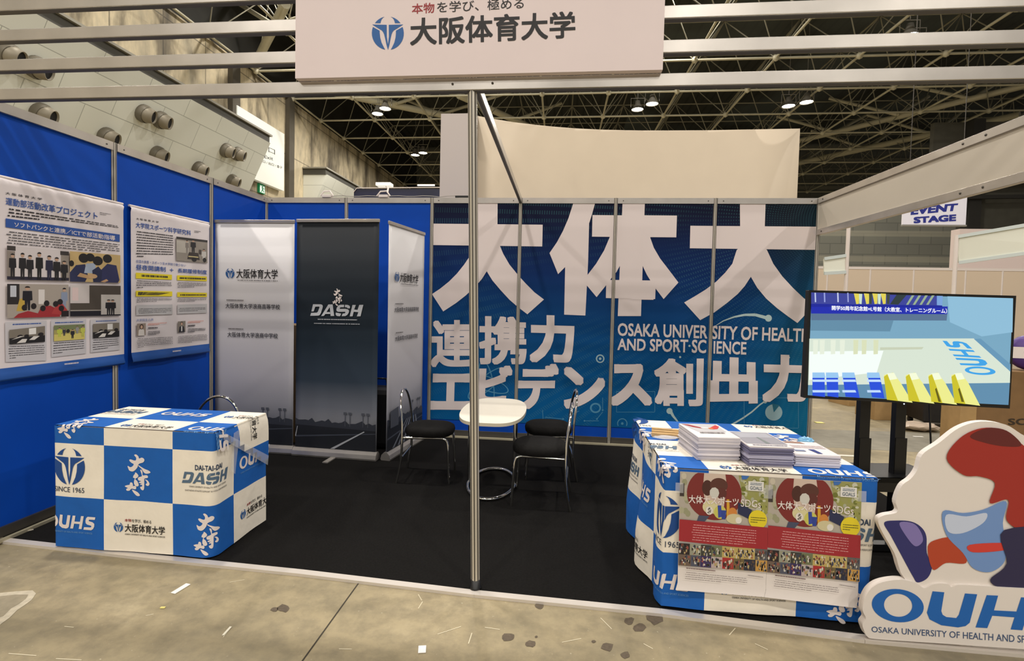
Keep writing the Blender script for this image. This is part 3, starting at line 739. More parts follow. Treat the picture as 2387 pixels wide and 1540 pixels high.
    for k, (u, v, w, h, lab, c) in enumerate(((1910, 985, .1, .08, 'small yellow paper scrap on the hall floor right of the graphic wall', (228, 222, 130)), (2140, 1018, .11, .03, 'small white paper scrap on the hall floor right of the stand posts', (232, 230, 222)), (1965, 1062, .4, .05, 'long white paper strip on the hall floor left of the stand posts', (226, 222, 206)))):
        p = onZ(u, v); m = MB(); m.box((p.x - w / 2, p.y - h / 2, .002), (p.x + w / 2, p.y + h / 2, .006)); o = m.build('paper_scrap', ink(c)); tag(o, lab, 'scrap')
far_goods()

# ================================================================== THE BOOTH
H = 2.617
POSTX = [onY(u, 461, 0).x for u in (621, 808, 1008, 1214, 1436, 1668, 1909)]
def post_shape(m, x, y, z0, z1, r=.021, dx=0.0, dy=0.0, seg=8):
    """octagonal slotted profile with dark grooves"""
    vs = []; n = 16
    for z, ox, oy in ((z0, 0, 0), (z1, dx, dy)):
        for k in range(n):
            t = 2 * math.pi * (k + .5) / n; rr = r * (1.0 if k % 4 in (0, 3) else .97)
            vs.append((x + ox + rr * math.cos(t), y + oy + rr * math.sin(t), z))
    m.add(vs, [(k, (k + 1) % n, n + (k + 1) % n, n + k) for k in range(n)] + [tuple(range(n, 2 * n))])
    for k in range(8):
        t = 2 * math.pi * k / 8; c, s_ = math.cos(t), math.sin(t); w = .003
        vs = []
        for z, ox, oy in ((z0, 0, 0), (z1, dx, dy)):
            for sgn in (-1, 1): vs.append((x + ox + c * (r + .0004) - s_ * w * sgn, y + oy + s_ * (r + .0004) + c * w * sgn, z))
        m.add(vs, [(0, 1, 3, 2)], 1)
def rail_screws(mb, pts, n, r=.006):
    for p in pts: mb.lathe([(.001, .004), (r, .003), (r, 0)], o=p, axis=n, seg=8)
def back_wall():
    t = empty('wall_back', (3, 0, 0), 'booth back wall of panels in aluminium posts, blue at the left', 'wall', kind='structure')
    for i in range(6):
        m = MB(); m.box((POSTX[i] + .012, 0, .08), (POSTX[i + 1] - .012, .012, H - .05)); m.build('panel', BLUEP, t)
        m = MB(); m.box((POSTX[i] + .018, -.018, H - .058), (POSTX[i + 1] - .018, .03, H)); m.build('top_rail', ALU, t)
        m = MB(); m.box((POSTX[i] + .018, -.018, .03), (POSTX[i + 1] - .018, .03, .088)); m.build('bottom_rail', ALUD, t)
        m = MB(); rail_screws(m, [(POSTX[i] + .075, -.018, H - .03), (POSTX[i + 1] - .075, -.018, H - .03)], (0, -1, 0)); m.build('screws', STEEL, t)
    for x in POSTX:
        m = MB(); post_shape(m, x, 0.0, .0, H); m.build('post', [POST, ALUD], t)
    m = MB(); m.box((POSTX[0], -.05, .012), (POSTX[6], -.03, .03)); m.build('floor_strip', mat('strip_pale', (196, 188, 160), .4, .3), t)
back_wall()
LPY = [0.0, onX(474, 408, .0).y, onX(242, 331, .0).y, -2.97]
def left_wall():
    t = empty('wall_left', (0.07, -1.5, 0), 'booth left wall of blue panels in aluminium posts', 'wall', kind='structure')
    x = POSTX[0]
    for i in range(3):
        y1, y0 = LPY[i], LPY[i + 1]
        m = MB(); m.box((x - .012, y0 + .012, .08), (x, y1 - .012, H - .05)); m.build('panel', BLUEP, t)
        m = MB(); m.box((x - .03, y0 + .018, H - .058), (x + .018, y1 - .018, H)); m.build('top_rail', ALU, t)
        m = MB(); m.box((x - .03, y0 + .018, .03), (x + .018, y1 - .018, .088)); m.build('bottom_rail', ALUD, t)
        m = MB(); rail_screws(m, [(x + .018, y0 + .075, H - .03), (x + .018, y1 - .075, H - .03)], (1, 0, 0)); m.build('screws', STEEL, t)
    for y in LPY[1:]:
        m = MB(); post_shape(m, x, y, 0, H); m.build('post', [POST, ALUD], t)
    m = MB(); m.box((x + .03, -2.92, .012), (x + .05, -.02, .03)); m.build('floor_strip', MATS['strip_pale'], t)
left_wall()
# carpet with its metal edge
EDGE = [onZ(u, v) for u, v in ((-60, 1255), (350, 1302), (700, 1338), (1107, 1387), (1540, 1431), (2010, 1492), (2387, 1526), (2600, 1552))]
def carpet():
    m = MB(); top = [(p.x, p.y + .02, .012) for p in EDGE]; n = len(top)
    pts = top + [(6.05, -2.0, .012), (6.05, .04, .012), (.02, .04, .012)]
    pts = [(min(x, 6.05), y, z) for x, y, z in pts]
    m.prism(pts, (0, 0, -.011)); o = m.build('carpet', CARPET); tag(o, 'flat black carpet covering the booth floor', 'carpet')
    m = MB()
    for a, b in zip(EDGE, EDGE[1:]): m.bar((a.x, a.y, .008), (b.x, b.y, .008), .045, .016)
    o = m.build('edge_strip', mat('edge_metal', (222, 214, 204), .4, .35)); tag(o, 'pale metal edging strip along the front of the black carpet', 'edging')
carpet()
# front centre post and overhead beams
def front_post():
    b = onZ(1108, 1376); x1, y1 = onY(1101, 178, -2.965).x, -2.965
    t = empty('front_post', (b.x, b.y, 0), 'slim slotted aluminium post at the middle of the booth front', 'post')
    m = MB(); post_shape(m, b.x, b.y, .03, 2.63, .023, x1 - b.x, y1 - b.y); m.build('shaft', [POST, ALUD], t)
    m = MB(); m.lathe([(.001, .0), (.032, .0), (.032, .012), (.026, .016), (.024, .05), (.001, .05)], o=(b.x, b.y, .012), seg=16); m.build('foot', BLACKPL, t)
front_post()
def beams():
    labs = ['lowest overhead aluminium beam, meeting the front post', 'second overhead aluminium beam from the bottom, behind the header sign', 'third overhead aluminium beam from the bottom, behind the header sign', 'topmost overhead aluminium beam, cut by the picture top']
    for k, lab in enumerate(labs):
        z = 2.583 + .160 * k - (.004 if k else 0)
        t = empty('overhead_beam', (3, -2.97, z), lab, 'beam', 'stacked beams across the booth front')
        m = MB()
        m.box((-.1, -2.99, z - .030), (6.3, -2.95, z + .030)); m.build('profile', ALU, t, bevel=.003)
        m = MB(); m.box((-.1, -2.986, z - .034), (6.3, -2.954, z - .030)); m.build('slot', ALUD, t)
        if k == 0:
            m = MB(); rail_screws(m, [(2.83, -2.99, z), (3.03, -2.99, z)], (0, -1, 0)); m.build('screws', STEEL, t)
    t = empty('depth_beam', (2.95, -1.5, 2.58), 'aluminium beam running from the front post back to the graphic wall', 'beam')
    m = MB(); m.bar((2.945, -2.945, 2.59), (POSTX[3], -.02, 2.59), .03, .055); m.build('profile', ALU, t, bevel=.003)
    m = MB(); m.bar((2.945, -2.945, 2.56), (POSTX[3], -.02, 2.56), .02, .006); m.build('slot', ALUD, t)
beams()
def right_fascia():
    x = POSTX[6]
    t = empty('fascia_board', (x, -1.5, 2.24), 'plain white fascia board with aluminium rails along the right side opening', 'fascia')
    z0 = 2.245
    m = MB(); m.box((x - .006, -3.0, z0 + .05), (x + .006, -.025, H - .05)); m.build('panel', mat('fascia_white', (204, 195, 179), .55, 0, .02, 3), t)
    for za, zb, nm in ((H - .056, H, 'top_rail'), (z0, z0 + .056, 'bottom_rail')):
        m = MB(); m.box((x - .02, -3.0, za), (x + .02, -.025, zb)); m.build(nm, ALU, t, bevel=.002)
        m = MB(); rail_screws(m, [(x - .02, y, (za + zb) / 2) for y in (-1.9, -2.08, -.12)], (-1, 0, 0), .008); m.build('screws', STEEL, t)
right_fascia()
def header_sign():
    Y = -3.03
    a, b = onY(688, 185, Y), onY(1545, 158, Y)
    t = empty('header_sign', ((a.x + b.x) / 2, Y, 2.61), 'large white header sign with university emblem and name above the booth front', 'sign')
    m = MB(); m.box((a.x, Y, 2.612), (b.x, Y + .035, 3.5)); bd = m.build('board', mat('sign_board', (226, 212, 212), .55, 0, .015, 4), t)
    fn = place_plane(lambda u, v: onY(u, v, Y), (0, -1, 0)); z = zoom(600, 0, .41893)
    p = Print(fn); p.text('大阪体育大学', z((850, 100), (1768, 62), (1770, 212), (850, 255)), BLACKI, bold=.022, res=4); p.build('lettering', bd)
    p = Print(fn); p.emblem(z((636, 92), (814, 92), (816, 278), (638, 278)), BRANDB); p.build('emblem', bd)
    p = Print(fn); p.text('本物', z((860, 22), (985, 14), (985, 72), (860, 78)), REDI, bold=.012); p.build('tagline', bd, 'dark red first two characters of the tagline'); p = Print(fn); p.text('を学び、極める', z((1000, 10), (1482, -12), (1482, 48), (1000, 72)), BLACKI, bold=.006); p.build('tagline', bd)
header_sign()

# ------------------------------------------------------------------ wall graphic
def wall_graphic():
    Y = -.008
    x0, x1, z0, z1 = POSTX[2] + .02, POSTX[6] - .02, .2, 2.565
    t = empty('wall_graphic', (x0, Y, z0), 'big blue to teal printed wall graphic with huge white Japanese characters', 'graphic')
    GM = graphic_material(x0, x1, z0, z1)
    for i in range(2, 6):
        m = MB(); m.box((POSTX[i] + .02, Y, z0), (POSTX[i + 1] - .02, Y + .006, z1)); m.build('sheet', GM, t)
    fn = place_plane(lambda u, v: onY(u, v, Y), (0, -1, 0))
    a6 = zoom(980, 440, .41567); a7 = zoom(1420, 440, .41567)
    W = mat('graphic_white', (226, 214, 212), .6)
    # the three giant characters, traced stroke by stroke
    p = Print(fn)
    p.polys([a6((295, 72), (433, 72), (431, 330), (295, 330)), a6((72, 195), (686, 201), (683, 323), (72, 315)),
             a6((295, 300), (290, 335), (272, 385), (245, 425), (205, 475), (160, 520), (110, 560), (65, 590), (128, 687), (200, 640), (255, 597), (310, 545), (345, 505), (372, 462), (415, 430), (450, 340), (440, 300)),
             a6((372, 462), (405, 515), (450, 568), (500, 622), (550, 665), (600, 703), (693, 620), (640, 580), (590, 530), (545, 480), (500, 425), (465, 365), (440, 305), (330, 320))], W, lap=True)
    p.build('giant_lettering', t)
    p = Print(fn)
    p.polys([a6((860, 72), (982, 72), (960, 150), (944, 200), (900, 300), (855, 380), (815, 435), (772, 478), (724, 360), (765, 300), (800, 235), (830, 165)), a6((812, 425), (830, 300), (946, 190), (940, 420), (925, 710), (806, 705)),
             a6((965, 147), (1290, 150), (1290, 272), (962, 268)), a7((140, 148), (380, 150), (376, 272), (140, 270)), a7((75, 72), (200, 75), (178, 713), (48, 713)),
             a6((1066, 260), (1125, 265), (1130, 410), (1100, 465), (1068, 505), (1035, 548), (988, 607), (932, 540), (935, 485), (985, 420), (1030, 345)),
             a7((180, 262), (228, 268), (250, 330), (285, 390), (335, 455), (388, 525), (305, 618), (250, 545), (210, 480), (182, 420)), a6((1042, 510), (1320, 514), (1316, 618), (1040, 612)), a7((120, 514), (252, 516), (248, 622), (120, 620))], W, lap=True)
    p.build('giant_lettering', t)
    p = Print(fn)
    p.polys([a7((733, 72), (877, 75), (868, 350), (735, 350)), a7((455, 207), (1162, 212), (1158, 342), (452, 333)),
             a7((735, 320), (714, 345), (690, 420), (650, 470), (600, 520), (540, 565), (480, 602), (420, 637), (510, 736), (590, 692), (660, 640), (720, 590), (760, 545), (794, 493), (850, 440), (885, 345), (868, 320)),
             a7((794, 493), (830, 555), (880, 615), (940, 668), (1000, 713), (1055, 752), (1146, 655), (1090, 612), (1030, 555), (970, 490), (920, 420), (884, 342), (760, 345))], W, lap=True)
    p.build('giant_lettering', t)
    p = Print(fn)
    def ch(c, q, b=.044): p.text(c, q, W, bold=b, res=4)
    ch('連', a6((58, 735), (300, 735), (298, 1000), (58, 1000)), .03); ch('携', a6((330, 712), (597, 718), (595, 985), (328, 985)), .028); ch('力', a6((612, 705), (864, 712), (862, 978), (612, 972)))
    ch('エ', a6((55, 1035), (290, 1035), (285, 1240), (48, 1238))); ch('ビ', a6((330, 990), (520, 990), (500, 1205), (322, 1205))); ch('デ', a6((548, 978), (778, 980), (765, 1232), (540, 1235))); ch('ン', a6((795, 993), (1038, 1020), (1030, 1232), (805, 1232)))
    ch('ス', a7((8, 982), (210, 980), (244, 1215), (4, 1217))); ch('創', a7((246, 950), (530, 950), (524, 1218), (256, 1216)), .03); ch('出', a7((568, 938), (832, 950), (832, 1202), (562, 1208)), .042); ch('力', a7((857, 925), (1130, 935), (1120, 1195), (857, 1195)))
    p.build('slogan_lettering', t)
    p = Print(fn)
    p.text('OSAKA UNIVER', a7((48, 752), (552, 765), (550, 840), (48, 824)), W, bold=.02); p.text('SITY OF HEALTH', a7((578, 766), (1126, 784), (1124, 860), (574, 842)), W, bold=.02)
    p.text('AND SPORT SC', a7((48, 838), (545, 846), (543, 922), (46, 904)), W, bold=.02); p.text('IENCE', a7((586, 852), (770, 858), (768, 930), (584, 924)), W, bold=.02)
    p.build('english_lettering', t)
    # pale line drawings: meters, atom orbits, chart
    L = mat('graphic_line', (74, 140, 176), .6); L2 = mat('graphic_line_pale', (150, 182, 190), .6)
    p = Print(fn, .00015)
    def nxt():
        nonlocal p
        if p.mb.f: p.build('line_drawing', t)
        p = Print(fn, .00015)
    c6 = lambda x, y: a6((x, y))[0]; c7 = lambda x, y: a7((x, y))[0]; k = .41567
    u, v = c6(1008, 952); p.ring(u, v, 10, 10, 3, L2); p.disc(u, v, 3, 3, L2)
    nxt(); u, v = c6(982, 1228); p.ring(u, v, 13, 12, 4, L)
    nxt()
    for (x, y) in ((1132, 1315),): u, v = c6(x, y); p.ring(u, v, 12, 12, 2.2, L, 150, 390); p.disc(u, v, 3, 3, L)
    nxt(); u, v = c7(923, 1253); p.disc(u, v, 20, 19, L2); p.poly([(u, v), (u - 4, v - 21), (u + 14, v - 17)], GREYI if False else mat('graphic_teal', (20, 104, 130), .6))
    nxt()
    for a in (20, 80, 140):
        u, v = c6(370, 1090); pts = []
        n = 40; ca, sa = math.cos(math.radians(a)), math.sin(math.radians(a)); Ls = []
        for i in range(n):
            q = []
            for th, r in ((i, 1), (i + 1, 1), (i + 1, .95), (i, .95)):
                x, y = 55 * r * math.cos(2 * math.pi * th / n), 17 * (r if r == 1 else .86) * math.sin(2 * math.pi * th / n); q.append((u + x * ca - y * sa, v + x * sa + y * ca))
            Ls.append(q)
        p.polys(Ls, L)
    for (x0_, y0_, x1_, y1_) in ((1022, 1170, 1022, 1240), (1000, 1300, 920, 1300), (890, 1245, 840, 1270), (700, 1280, 800, 1290), (685, 1240, 690, 1340), (1022, 1250, 990, 1290)):
        (ua, va), (ub, vb) = c6(x0_, y0_), c6(x1_, y1_); dx, dy = ub - ua, vb - va; ln = math.hypot(dx, dy); nx_, ny_ = -dy / ln * .6, dx / ln * .6
        nxt(); p.poly([(ua + nx_, va + ny_), (ub + nx_, vb + ny_), (ub - nx_, vb - ny_), (ua - nx_, va - ny_)], L); p.disc(ub, vb, 2, 2, L, 10)
    for (cx_, cy_, rx, ry, a0, a1) in ((2020 - 1420, 0, 0, 0, 0, 0),): pass
    # comet-like arcs
    def arc(pts, w0, w1, m):
        n = len(pts); LL = []
        for i in range(n - 1):
            (ua, va), (ub, vb) = pts[i], pts[i + 1]; wa = w0 + (w1 - w0) * i / (n - 1); wb = w0 + (w1 - w0) * (i + 1) / (n - 1)
            dx, dy = ub - ua, vb - va; ln = math.hypot(dx, dy); nx_, ny_ = -dy / ln, dx / ln
            LL.append([(ua + nx_ * wa, va + ny_ * wa), (ub + nx_ * wb, vb + ny_ * wb), (ub - nx_ * wb, vb - ny_ * wb), (ua - nx_ * wa, va - ny_ * wa)])
        p.polys(LL, m)
    G1 = mat('graphic_glow', (176, 200, 200), .6)
    nxt(); arc(a7((592, 770), (640, 740), (700, 718), (760, 706), (820, 706), (890, 725)), .5, 4, G1); u, v = c7(893, 725); p.disc(u, v, 8, 8, G1)
    nxt(); arc(a7((690, 1320), (750, 1285), (800, 1250), (845, 1210), (875, 1190)), 2, 1.5, G1); u, v = c7(875, 1190); p.disc(u, v, 5, 5, G1)
    nxt(); arc(a7((385, 1305), (360, 1275), (340, 1240)), 1.5, 4, G1); u, v = c7(338, 1245); p.disc(u, v, 7, 7, G1)
    for x, y in ((398, 943), (450, 880), (1008, 945)): nxt(); u, v = c7(x, y); p.disc(u, v, 2.5, 2.5, G1)
    for x0_, y0_, x1_, y1_ in ((40, 1250, 255, 1135), (755, 1340, 1060, 1170)):
        nxt(); (ua, va), (ub, vb) = c7(x0_, y0_), c7(x1_, y1_)
        for q in ([(ua, va), (ub, va), (ub, va + 1), (ua, va + 1)], [(ua, vb), (ub, vb), (ub, vb + 1), (ua, vb + 1)], [(ua, va), (ua + 1, va), (ua + 1, vb), (ua, vb)], [(ub, va), (ub + 1, va), (ub + 1, vb), (ub, vb)]): p.poly(q, L)
    nxt()
wall_graphic()

# arm spotlights and a cable on the back wall's top rail
def arm_light(x, lab, group):
    t = empty('arm_spotlight', (x, -.0, H), lab, 'lamp', group)
    m = MB(); m.box((x - .05, -.035, H), (x + .05, .035, H + .03)); m.build('clamp', WHITEP, t, bevel=.004)
    m = MB(); m.tube([(x - .08, .0, H + .02), (x - .04, 0, H + .07), (x + .03, 0, H + .075), (x + .07, .0, H + .02)], .008, 8); m.build('loop', WHITEP, t)
    return t
t = arm_light(onY(763, 452, 0).x, 'small white spotlight clamp on the blue back wall rail, left one', 'white clamps on the back wall rail')
t = arm_light(onY(895, 452, 0).x, 'white arm spotlight with flat lit head on the back wall rail', 'white clamps on the back wall rail')
x = onY(895, 452, 0).x
m = MB(); m.tube([(x + .04, 0, H + .06), (x + .03, .05, H + .12), (x - .01, .1, H + .15)], .01, 8); m.build('arm', WHITEP, t)
m = MB(); m.box((x - .12, .06, H + .15), (x + .05, .17, H + .185)); m.build('head', mat('spot_head', (250, 248, 236), .4, emit=.6), t, bevel=.004)
m = MB(); xa, xb = onY(765, 455, 0).x, onY(1062, 455, 0).x
m.tube([(xa + (xb - xa) * k / 16, -.01, H + .008 + .014 * abs(math.sin(k * .9))) for k in range(17)], .004, 6); o = m.build('power_cable', mat('cable_grey', (150, 146, 138), .5)); tag(o, 'thin cable lying along the top rail of the back wall', 'cable')
xa, xb = onY(1062, 452, 0).x, onY(1092, 455, 0).x
m = MB(); m.box((xa, -.02, H + .002), (xb, .012, H + .022)); o = m.build('power_adapter', BLACKPL); tag(o, 'small black power adapter on the back wall rail beside the front post', 'adapter')

# ------------------------------------------------------------------ posters on the left wall
def poster_left():
    X = POSTX[0] + .03
    fn0 = lambda u, v: onX(u, v, X)
    fn = place_plane(fn0, (1, 0, 0))
    BLUE = ink((40, 84, 164)); DK = ink((34, 32, 38)); PW = mat('poster_white', (232, 224, 226), .5)
    def base(q, band, name, lab):
        tl, tr, br, bl = [fn0(*c) for c in q]
        y0, y1 = (tl.y + bl.y) / 2, (tr.y + br.y) / 2; zt, zb = (tl.z + tr.z) / 2, (bl.z + br.z) / 2
        zband = sum(fn0(*c).z for c in band) / 2
        t = empty(name, (X, (y0 + y1) / 2, zb), lab, 'poster')
        m = MB(); N = 24; vs = []; rows = [zt + .0, zt - .02, zt - .05, zt - .3, (zt + zband) / 2, zband]
        offs = [-.012, .006, 0.0, 0.0, 0.0, 0.0]
        for z_, o_ in zip(rows, offs):
            for k in range(N + 1): vs.append((X - .002 + o_ + (.002 * math.sin(k * 1.7) if o_ else 0), y0 + (y1 - y0) * k / N, z_))
        m.add(vs, [(r * (N + 1) + k, r * (N + 1) + k + 1, (r + 1) * (N + 1) + k + 1, (r + 1) * (N + 1) + k) for r in range(len(rows) - 1) for k in range(N)], 0, True); t_sheet = m.build('sheet', PW, t)
        m = MB(); vs = []; rows = [zband, zband - .03, zb + .015, zb, zb + .01]; offs = [0, .004, .014, .006, -.01]
        for z_, o_ in zip(rows, offs):
            for k in range(N + 1): vs.append((X - .002 + o_ + (.004 * math.sin(k * .6 + z_ * 3) if o_ > .003 else 0), y0 + (y1 - y0) * k / N, z_))
        m.add(vs, [(r * (N + 1) + k, r * (N + 1) + k + 1, (r + 1) * (N + 1) + k + 1, (r + 1) * (N + 1) + k) for r in range(len(rows) - 1) for k in range(N)], 0, True); t_band = m.build('bottom_band', mat('poster_blue', (36, 90, 172), .55), t)
        m = MB(); m.tube([(X - .012, y0 - .005, zt), (X - .012, y1 + .005, zt)], .009, 8); m.build('hanging_bar', WHITEI, t)
        return t_sheet, t_band
    def photo(t, q, bg, items):
        p = Print(fn, .00012); p.h = .0085; p.poly([q[0], q[1], q[2], q[3]], ink(bg))
        for it in items:
            k, c = it[0], ink(it[1]); B = lambda x, y: bil(q, x, y)
            if k == 'r': x0, y0, x1, y1 = it[2]; p.poly([B(x0, y0), B(x1, y0), B(x1, y1), B(x0, y1)], c)
            elif k == 'p': p.poly([B(x, y) for x, y in it[2]], c)
            elif k == 'd':
                x, y, rx, ry = it[2]; p.poly([B(x + rx * math.cos(a * math.pi / 8), y + ry * math.sin(a * math.pi / 8)) for a in range(16)], c)
            elif k == 'f':     # standing figure: x, foot, height, width
                x, y, h, w = it[2]; sk = ink((196, 160, 136)); hair = ink((30, 26, 26))
                p.poly([B(x - w * .5, y + h * .8), B(x + w * .5, y + h * .8), B(x + w * .55, y + h * .42), B(x + w * .3, y + h * .4), B(x + w * .28, y), B(x + w * .06, y), B(x, y + h * .38), B(x - w * .06, y), B(x - w * .28, y), B(x - w * .3, y + h * .4), B(x - w * .55, y + h * .42)], c)
                p.poly([B(x + w * .26 * math.cos(a * math.pi / 6), y + h * .9 + h * .08 * math.sin(a * math.pi / 6)) for a in range(12)], sk)
                p.poly([B(x + w * .3 * math.cos(a * math.pi / 6), y + h * .93 + h * .07 * math.sin(a * math.pi / 6)) for a in range(0, 7)], hair)
        return p.build('photo', t)
    c4 = zoom(0, 380, .35068); c5 = zoom(0, 420, 1 / 7); c6 = zoom(0, 620, .17534)
    # --- first poster
    t, band_ = base([(-8, 411), (289, 473), (289, 850), (-8, 889)], [(0, 858), (289, 826)], 'hanging_poster', 'white club-reform poster with photos and blue foot, nearest the left frame edge')
    p = Print(fn, .0002)
    p.text('大 阪 体 育 大 学', c5((90, 185), (685, 290), (685, 330), (90, 228)), DK, bold=.01)
    p.text('運動部活動改革プロジェクト', c5((92, 275), (1590, 525), (1590, 645), (92, 400)), BLUE, bold=.012)
    p.lines(c5((90, 430), (1930, 740), (1930, 800), (90, 600)), 3, DK, 1, .42, .3)
    p.lines(c5((1620, 512), (1810, 545), (1810, 590), (1620, 565)), 2, DK, 7, .3, .6)
    p.poly(c5((88, 620), (1950, 885), (1950, 1005), (88, 765)), BLUE)
    p.text('ソフトバンクと連携／ICTで部活動指導', c5((230, 678), (1875, 905), (1875, 985), (230, 760)), WHITEI, bold=.01)
    p.lines(c5((90, 810), (1945, 1035), (1945, 1205), (90, 1040)), 5, DK, 2, .3, .85)
    GB = ink((205, 202, 206))
    for q in (c6((60, 745), (615, 725), (612, 1255), (70, 1275)), c6((670, 718), (1140, 705), (1140, 1160), (680, 1210)), c6((1195, 705), (1588, 692), (1588, 1112), (1198, 1150))): p.poly(q, GB)
    p.lines(c6((150, 760), (540, 745), (540, 775), (150, 792)), 1, BLUE, 4, .5, 1); p.lines(c6((715, 738), (1100, 728), (1100, 752), (715, 770)), 1, BLUE, 5, .5, 1); p.lines(c6((1260, 722), (1545, 712), (1545, 732), (1260, 745)), 1, BLUE, 6, .5, 1)
    p.lines(c6((105, 1055), (585, 1040), (585, 1195), (108, 1240)), 6, DK, 8, .28, .2); p.lines(c6((700, 1010), (1115, 985), (1115, 1130), (700, 1175)), 5, DK, 9, .28, .3); p.lines(c6((1225, 970), (1570, 955), (1570, 1080), (1225, 1125)), 5, DK, 10, .28, .6)
    p.build('printing', t)
    p = Print(fn); p.h = .017; p.lines(c6((820, 1292), (1015, 1272), (1015, 1290), (822, 1312)), 1, WHITEI, 3, .9, 1); p.build('footer_lettering', band_)
    D = (28, 26, 30)
    photo(t, c5((92, 1062), (1105, 1150), (1105, 1640), (92, 1620)), (214, 206, 206),
          [('r', (142, 132, 124), (0, .05, .13, .85)), ('r', (60, 54, 52), (0, .86, .14, 1)), ('r', (150, 140, 130), (.87, .05, 1, .85)), ('r', (60, 54, 52), (.86, .84, 1, .97)), ('r', (38, 34, 52), (0, 0, 1, .1))] +
          [('f', c, (x, .0 + dy, h, .11)) for x, c, h, dy in ((.09, D, .72, .06), (.25, D, .8, .02), (.37, D, .74, .03), (.52, (20, 18, 18), .86, .02), (.68, (36, 36, 62), .8, .0), (.8, D, .76, 0), (.92, D, .66, .0))])
    photo(t, c5((1122, 1155), (1948, 1222), (1948, 1672), (1122, 1650)), (206, 178, 122),
          [('p', (40, 46, 84), ((0, 0), (.0, .3), (.12, .55), (.3, .6), (.36, .2), (.3, 0))), ('p', (170, 184, 206), ((.28, .3), (.32, .62), (.5, .66), (.52, .3))), ('p', (44, 48, 92), ((.62, 0), (.6, .4), (.74, .66), (.92, .62), (.98, .1), (.95, 0))), ('p', (34, 40, 76), ((.46, .0), (.44, .4), (.56, .55), (.64, .4), (.62, 0))),
           ('d', (28, 24, 24), (.27, .8, .1, .16)), ('d', (24, 22, 22), (.4, .84, .09, .14)), ('d', (28, 24, 26), (.55, .74, .1, .16)), ('d', (26, 24, 26), (.74, .84, .09, .15)), ('d', (26, 24, 26), (.03, .6, .05, .1)), ('p', (198, 160, 116), ((.14, .18), (.4, .1), (.42, .2), (.2, .3))), ('d', (206, 168, 126), (.45, .2, .09, .08)), ('p', (196, 156, 116), ((.6, .02), (.72, .12), (.76, .06), (.68, 0)))])
    photo(t, c6((78, 235), (895, 245), (895, 668), (78, 692)), (170, 160, 150),
          [('r', (40, 36, 38), (0, .4, .2, 1)), ('r', (196, 200, 210), (.05, .62, .15, .95)), ('p', (196, 164, 70), ((.15, .2), (.2, .55), (.28, .6), (.3, .2))), ('r', (224, 218, 214), (.51, .4, .61, .84)), ('f', (24, 24, 34), (.33, .22, .72, .15)), ('f', (140, 152, 176), (.93, .2, .7, .1)), ('p', (160, 44, 50), ((.1, 0), (.18, .12), (.34, .2), (.5, .12), (.55, .3), (.7, .35), (.85, .2), (.86, 0))), ('p', (176, 60, 60), ((.72, .1), (.8, .38), (.9, .4), (.98, .2), (.9, .05)))] +
          [('d', (30, 24, 26), (x, y, .045, .09)) for x, y in ((.28, .3), (.43, .34), (.58, .27), (.64, .42), (.79, .4), (.86, .46), (.88, .26))] + [('r', (36, 26, 28), (.88, 0, 1, .18))])
    photo(t, c6((918, 250), (1590, 262), (1590, 655), (918, 668)), (78, 70, 62),
          [('r', (206, 198, 196), (0, .42, .38, 1)), ('r', (222, 200, 198), (.04, .5, .16, .92)), ('r', (24, 22, 34), (0, 0, 1, .18)), ('r', (176, 168, 160), (0, .17, 1, .2)), ('r', (198, 192, 186), (.61, .04, 1, .7)), ('f', D, (.76, .04, .5, .12)), ('f', D, (.84, .04, .5, .12))])
    for q in (c6((108, 848), (582, 795), (582, 1005), (108, 1040)), c6((1222, 768), (1572, 750), (1572, 935), (1222, 960))):
        photo(t, q, (128, 120, 108), [('r', (236, 234, 230), (.55, .55, .75, .95)), ('r', (30, 28, 30), (0, 0, 1, .42)), ('d', (34, 30, 32), (.3, .5, .08, .1)), ('d', (34, 30, 32), (.48, .48, .07, .1)), ('d', (34, 30, 32), (.88, .5, .08, .12)), ('p', (226, 222, 216), ((.2, .05), (.45, .05), (.5, .28), (.36, .3))), ('p', (226, 222, 216), ((.55, .2), (.7, .18), (.85, .4), (.68, .42))), ('p', (216, 212, 206), ((.05, .3), (.2, .36), (.42, .48), (.3, .5)))])
    photo(t, c6((702, 788), (1112, 770), (1112, 968), (702, 998)), (170, 160, 96), [('r', (214, 200, 110), (0, 0, 1, .42)), ('r', (120, 130, 90), (0, .7, 1, 1)), ('f', (190, 200, 80), (.18, .25, .6, .16)), ('f', (60, 60, 70), (.33, .3, .5, .1)), ('f', (40, 40, 48), (.6, .1, .6, .12)), ('f', (150, 150, 150), (.75, .4, .5, .1)), ('f', (196, 200, 90), (.93, .2, .7, .14)), ('d', (36, 36, 36), (.45, .6, .06, .12))])
    # --- second poster
    z2 = zoom(290, 470, .25316)
    t, band_ = base([(306, 481), (488, 518), (488, 822), (306, 845)], [(306, 822), (488, 801)], 'hanging_poster', 'narrower white graduate-school poster with yellow headings, right of the club poster')
    p = Print(fn, .0002); Yl = ink((240, 220, 40))
    p.text('大 阪 体 育 大 学', z2((108, 145), (315, 180), (315, 197), (108, 165)), DK, bold=.01)
    p.text('大学院スポーツ科学研究科', z2((105, 185), (612, 265), (612, 312), (105, 238)), BLUE, bold=.012)
    p.lines(z2((640, 262), (700, 270), (700, 290), (640, 285)), 2, DK, 11, .4, .7)
    p.lines(z2((105, 260), (448, 305), (448, 515), (105, 515)), 10, DK, 12, .36, .2)
    p.text('全国の体育・スポーツ系大学院で数少ない', z2((105, 532), (565, 575), (565, 598), (105, 562)), BLUE)
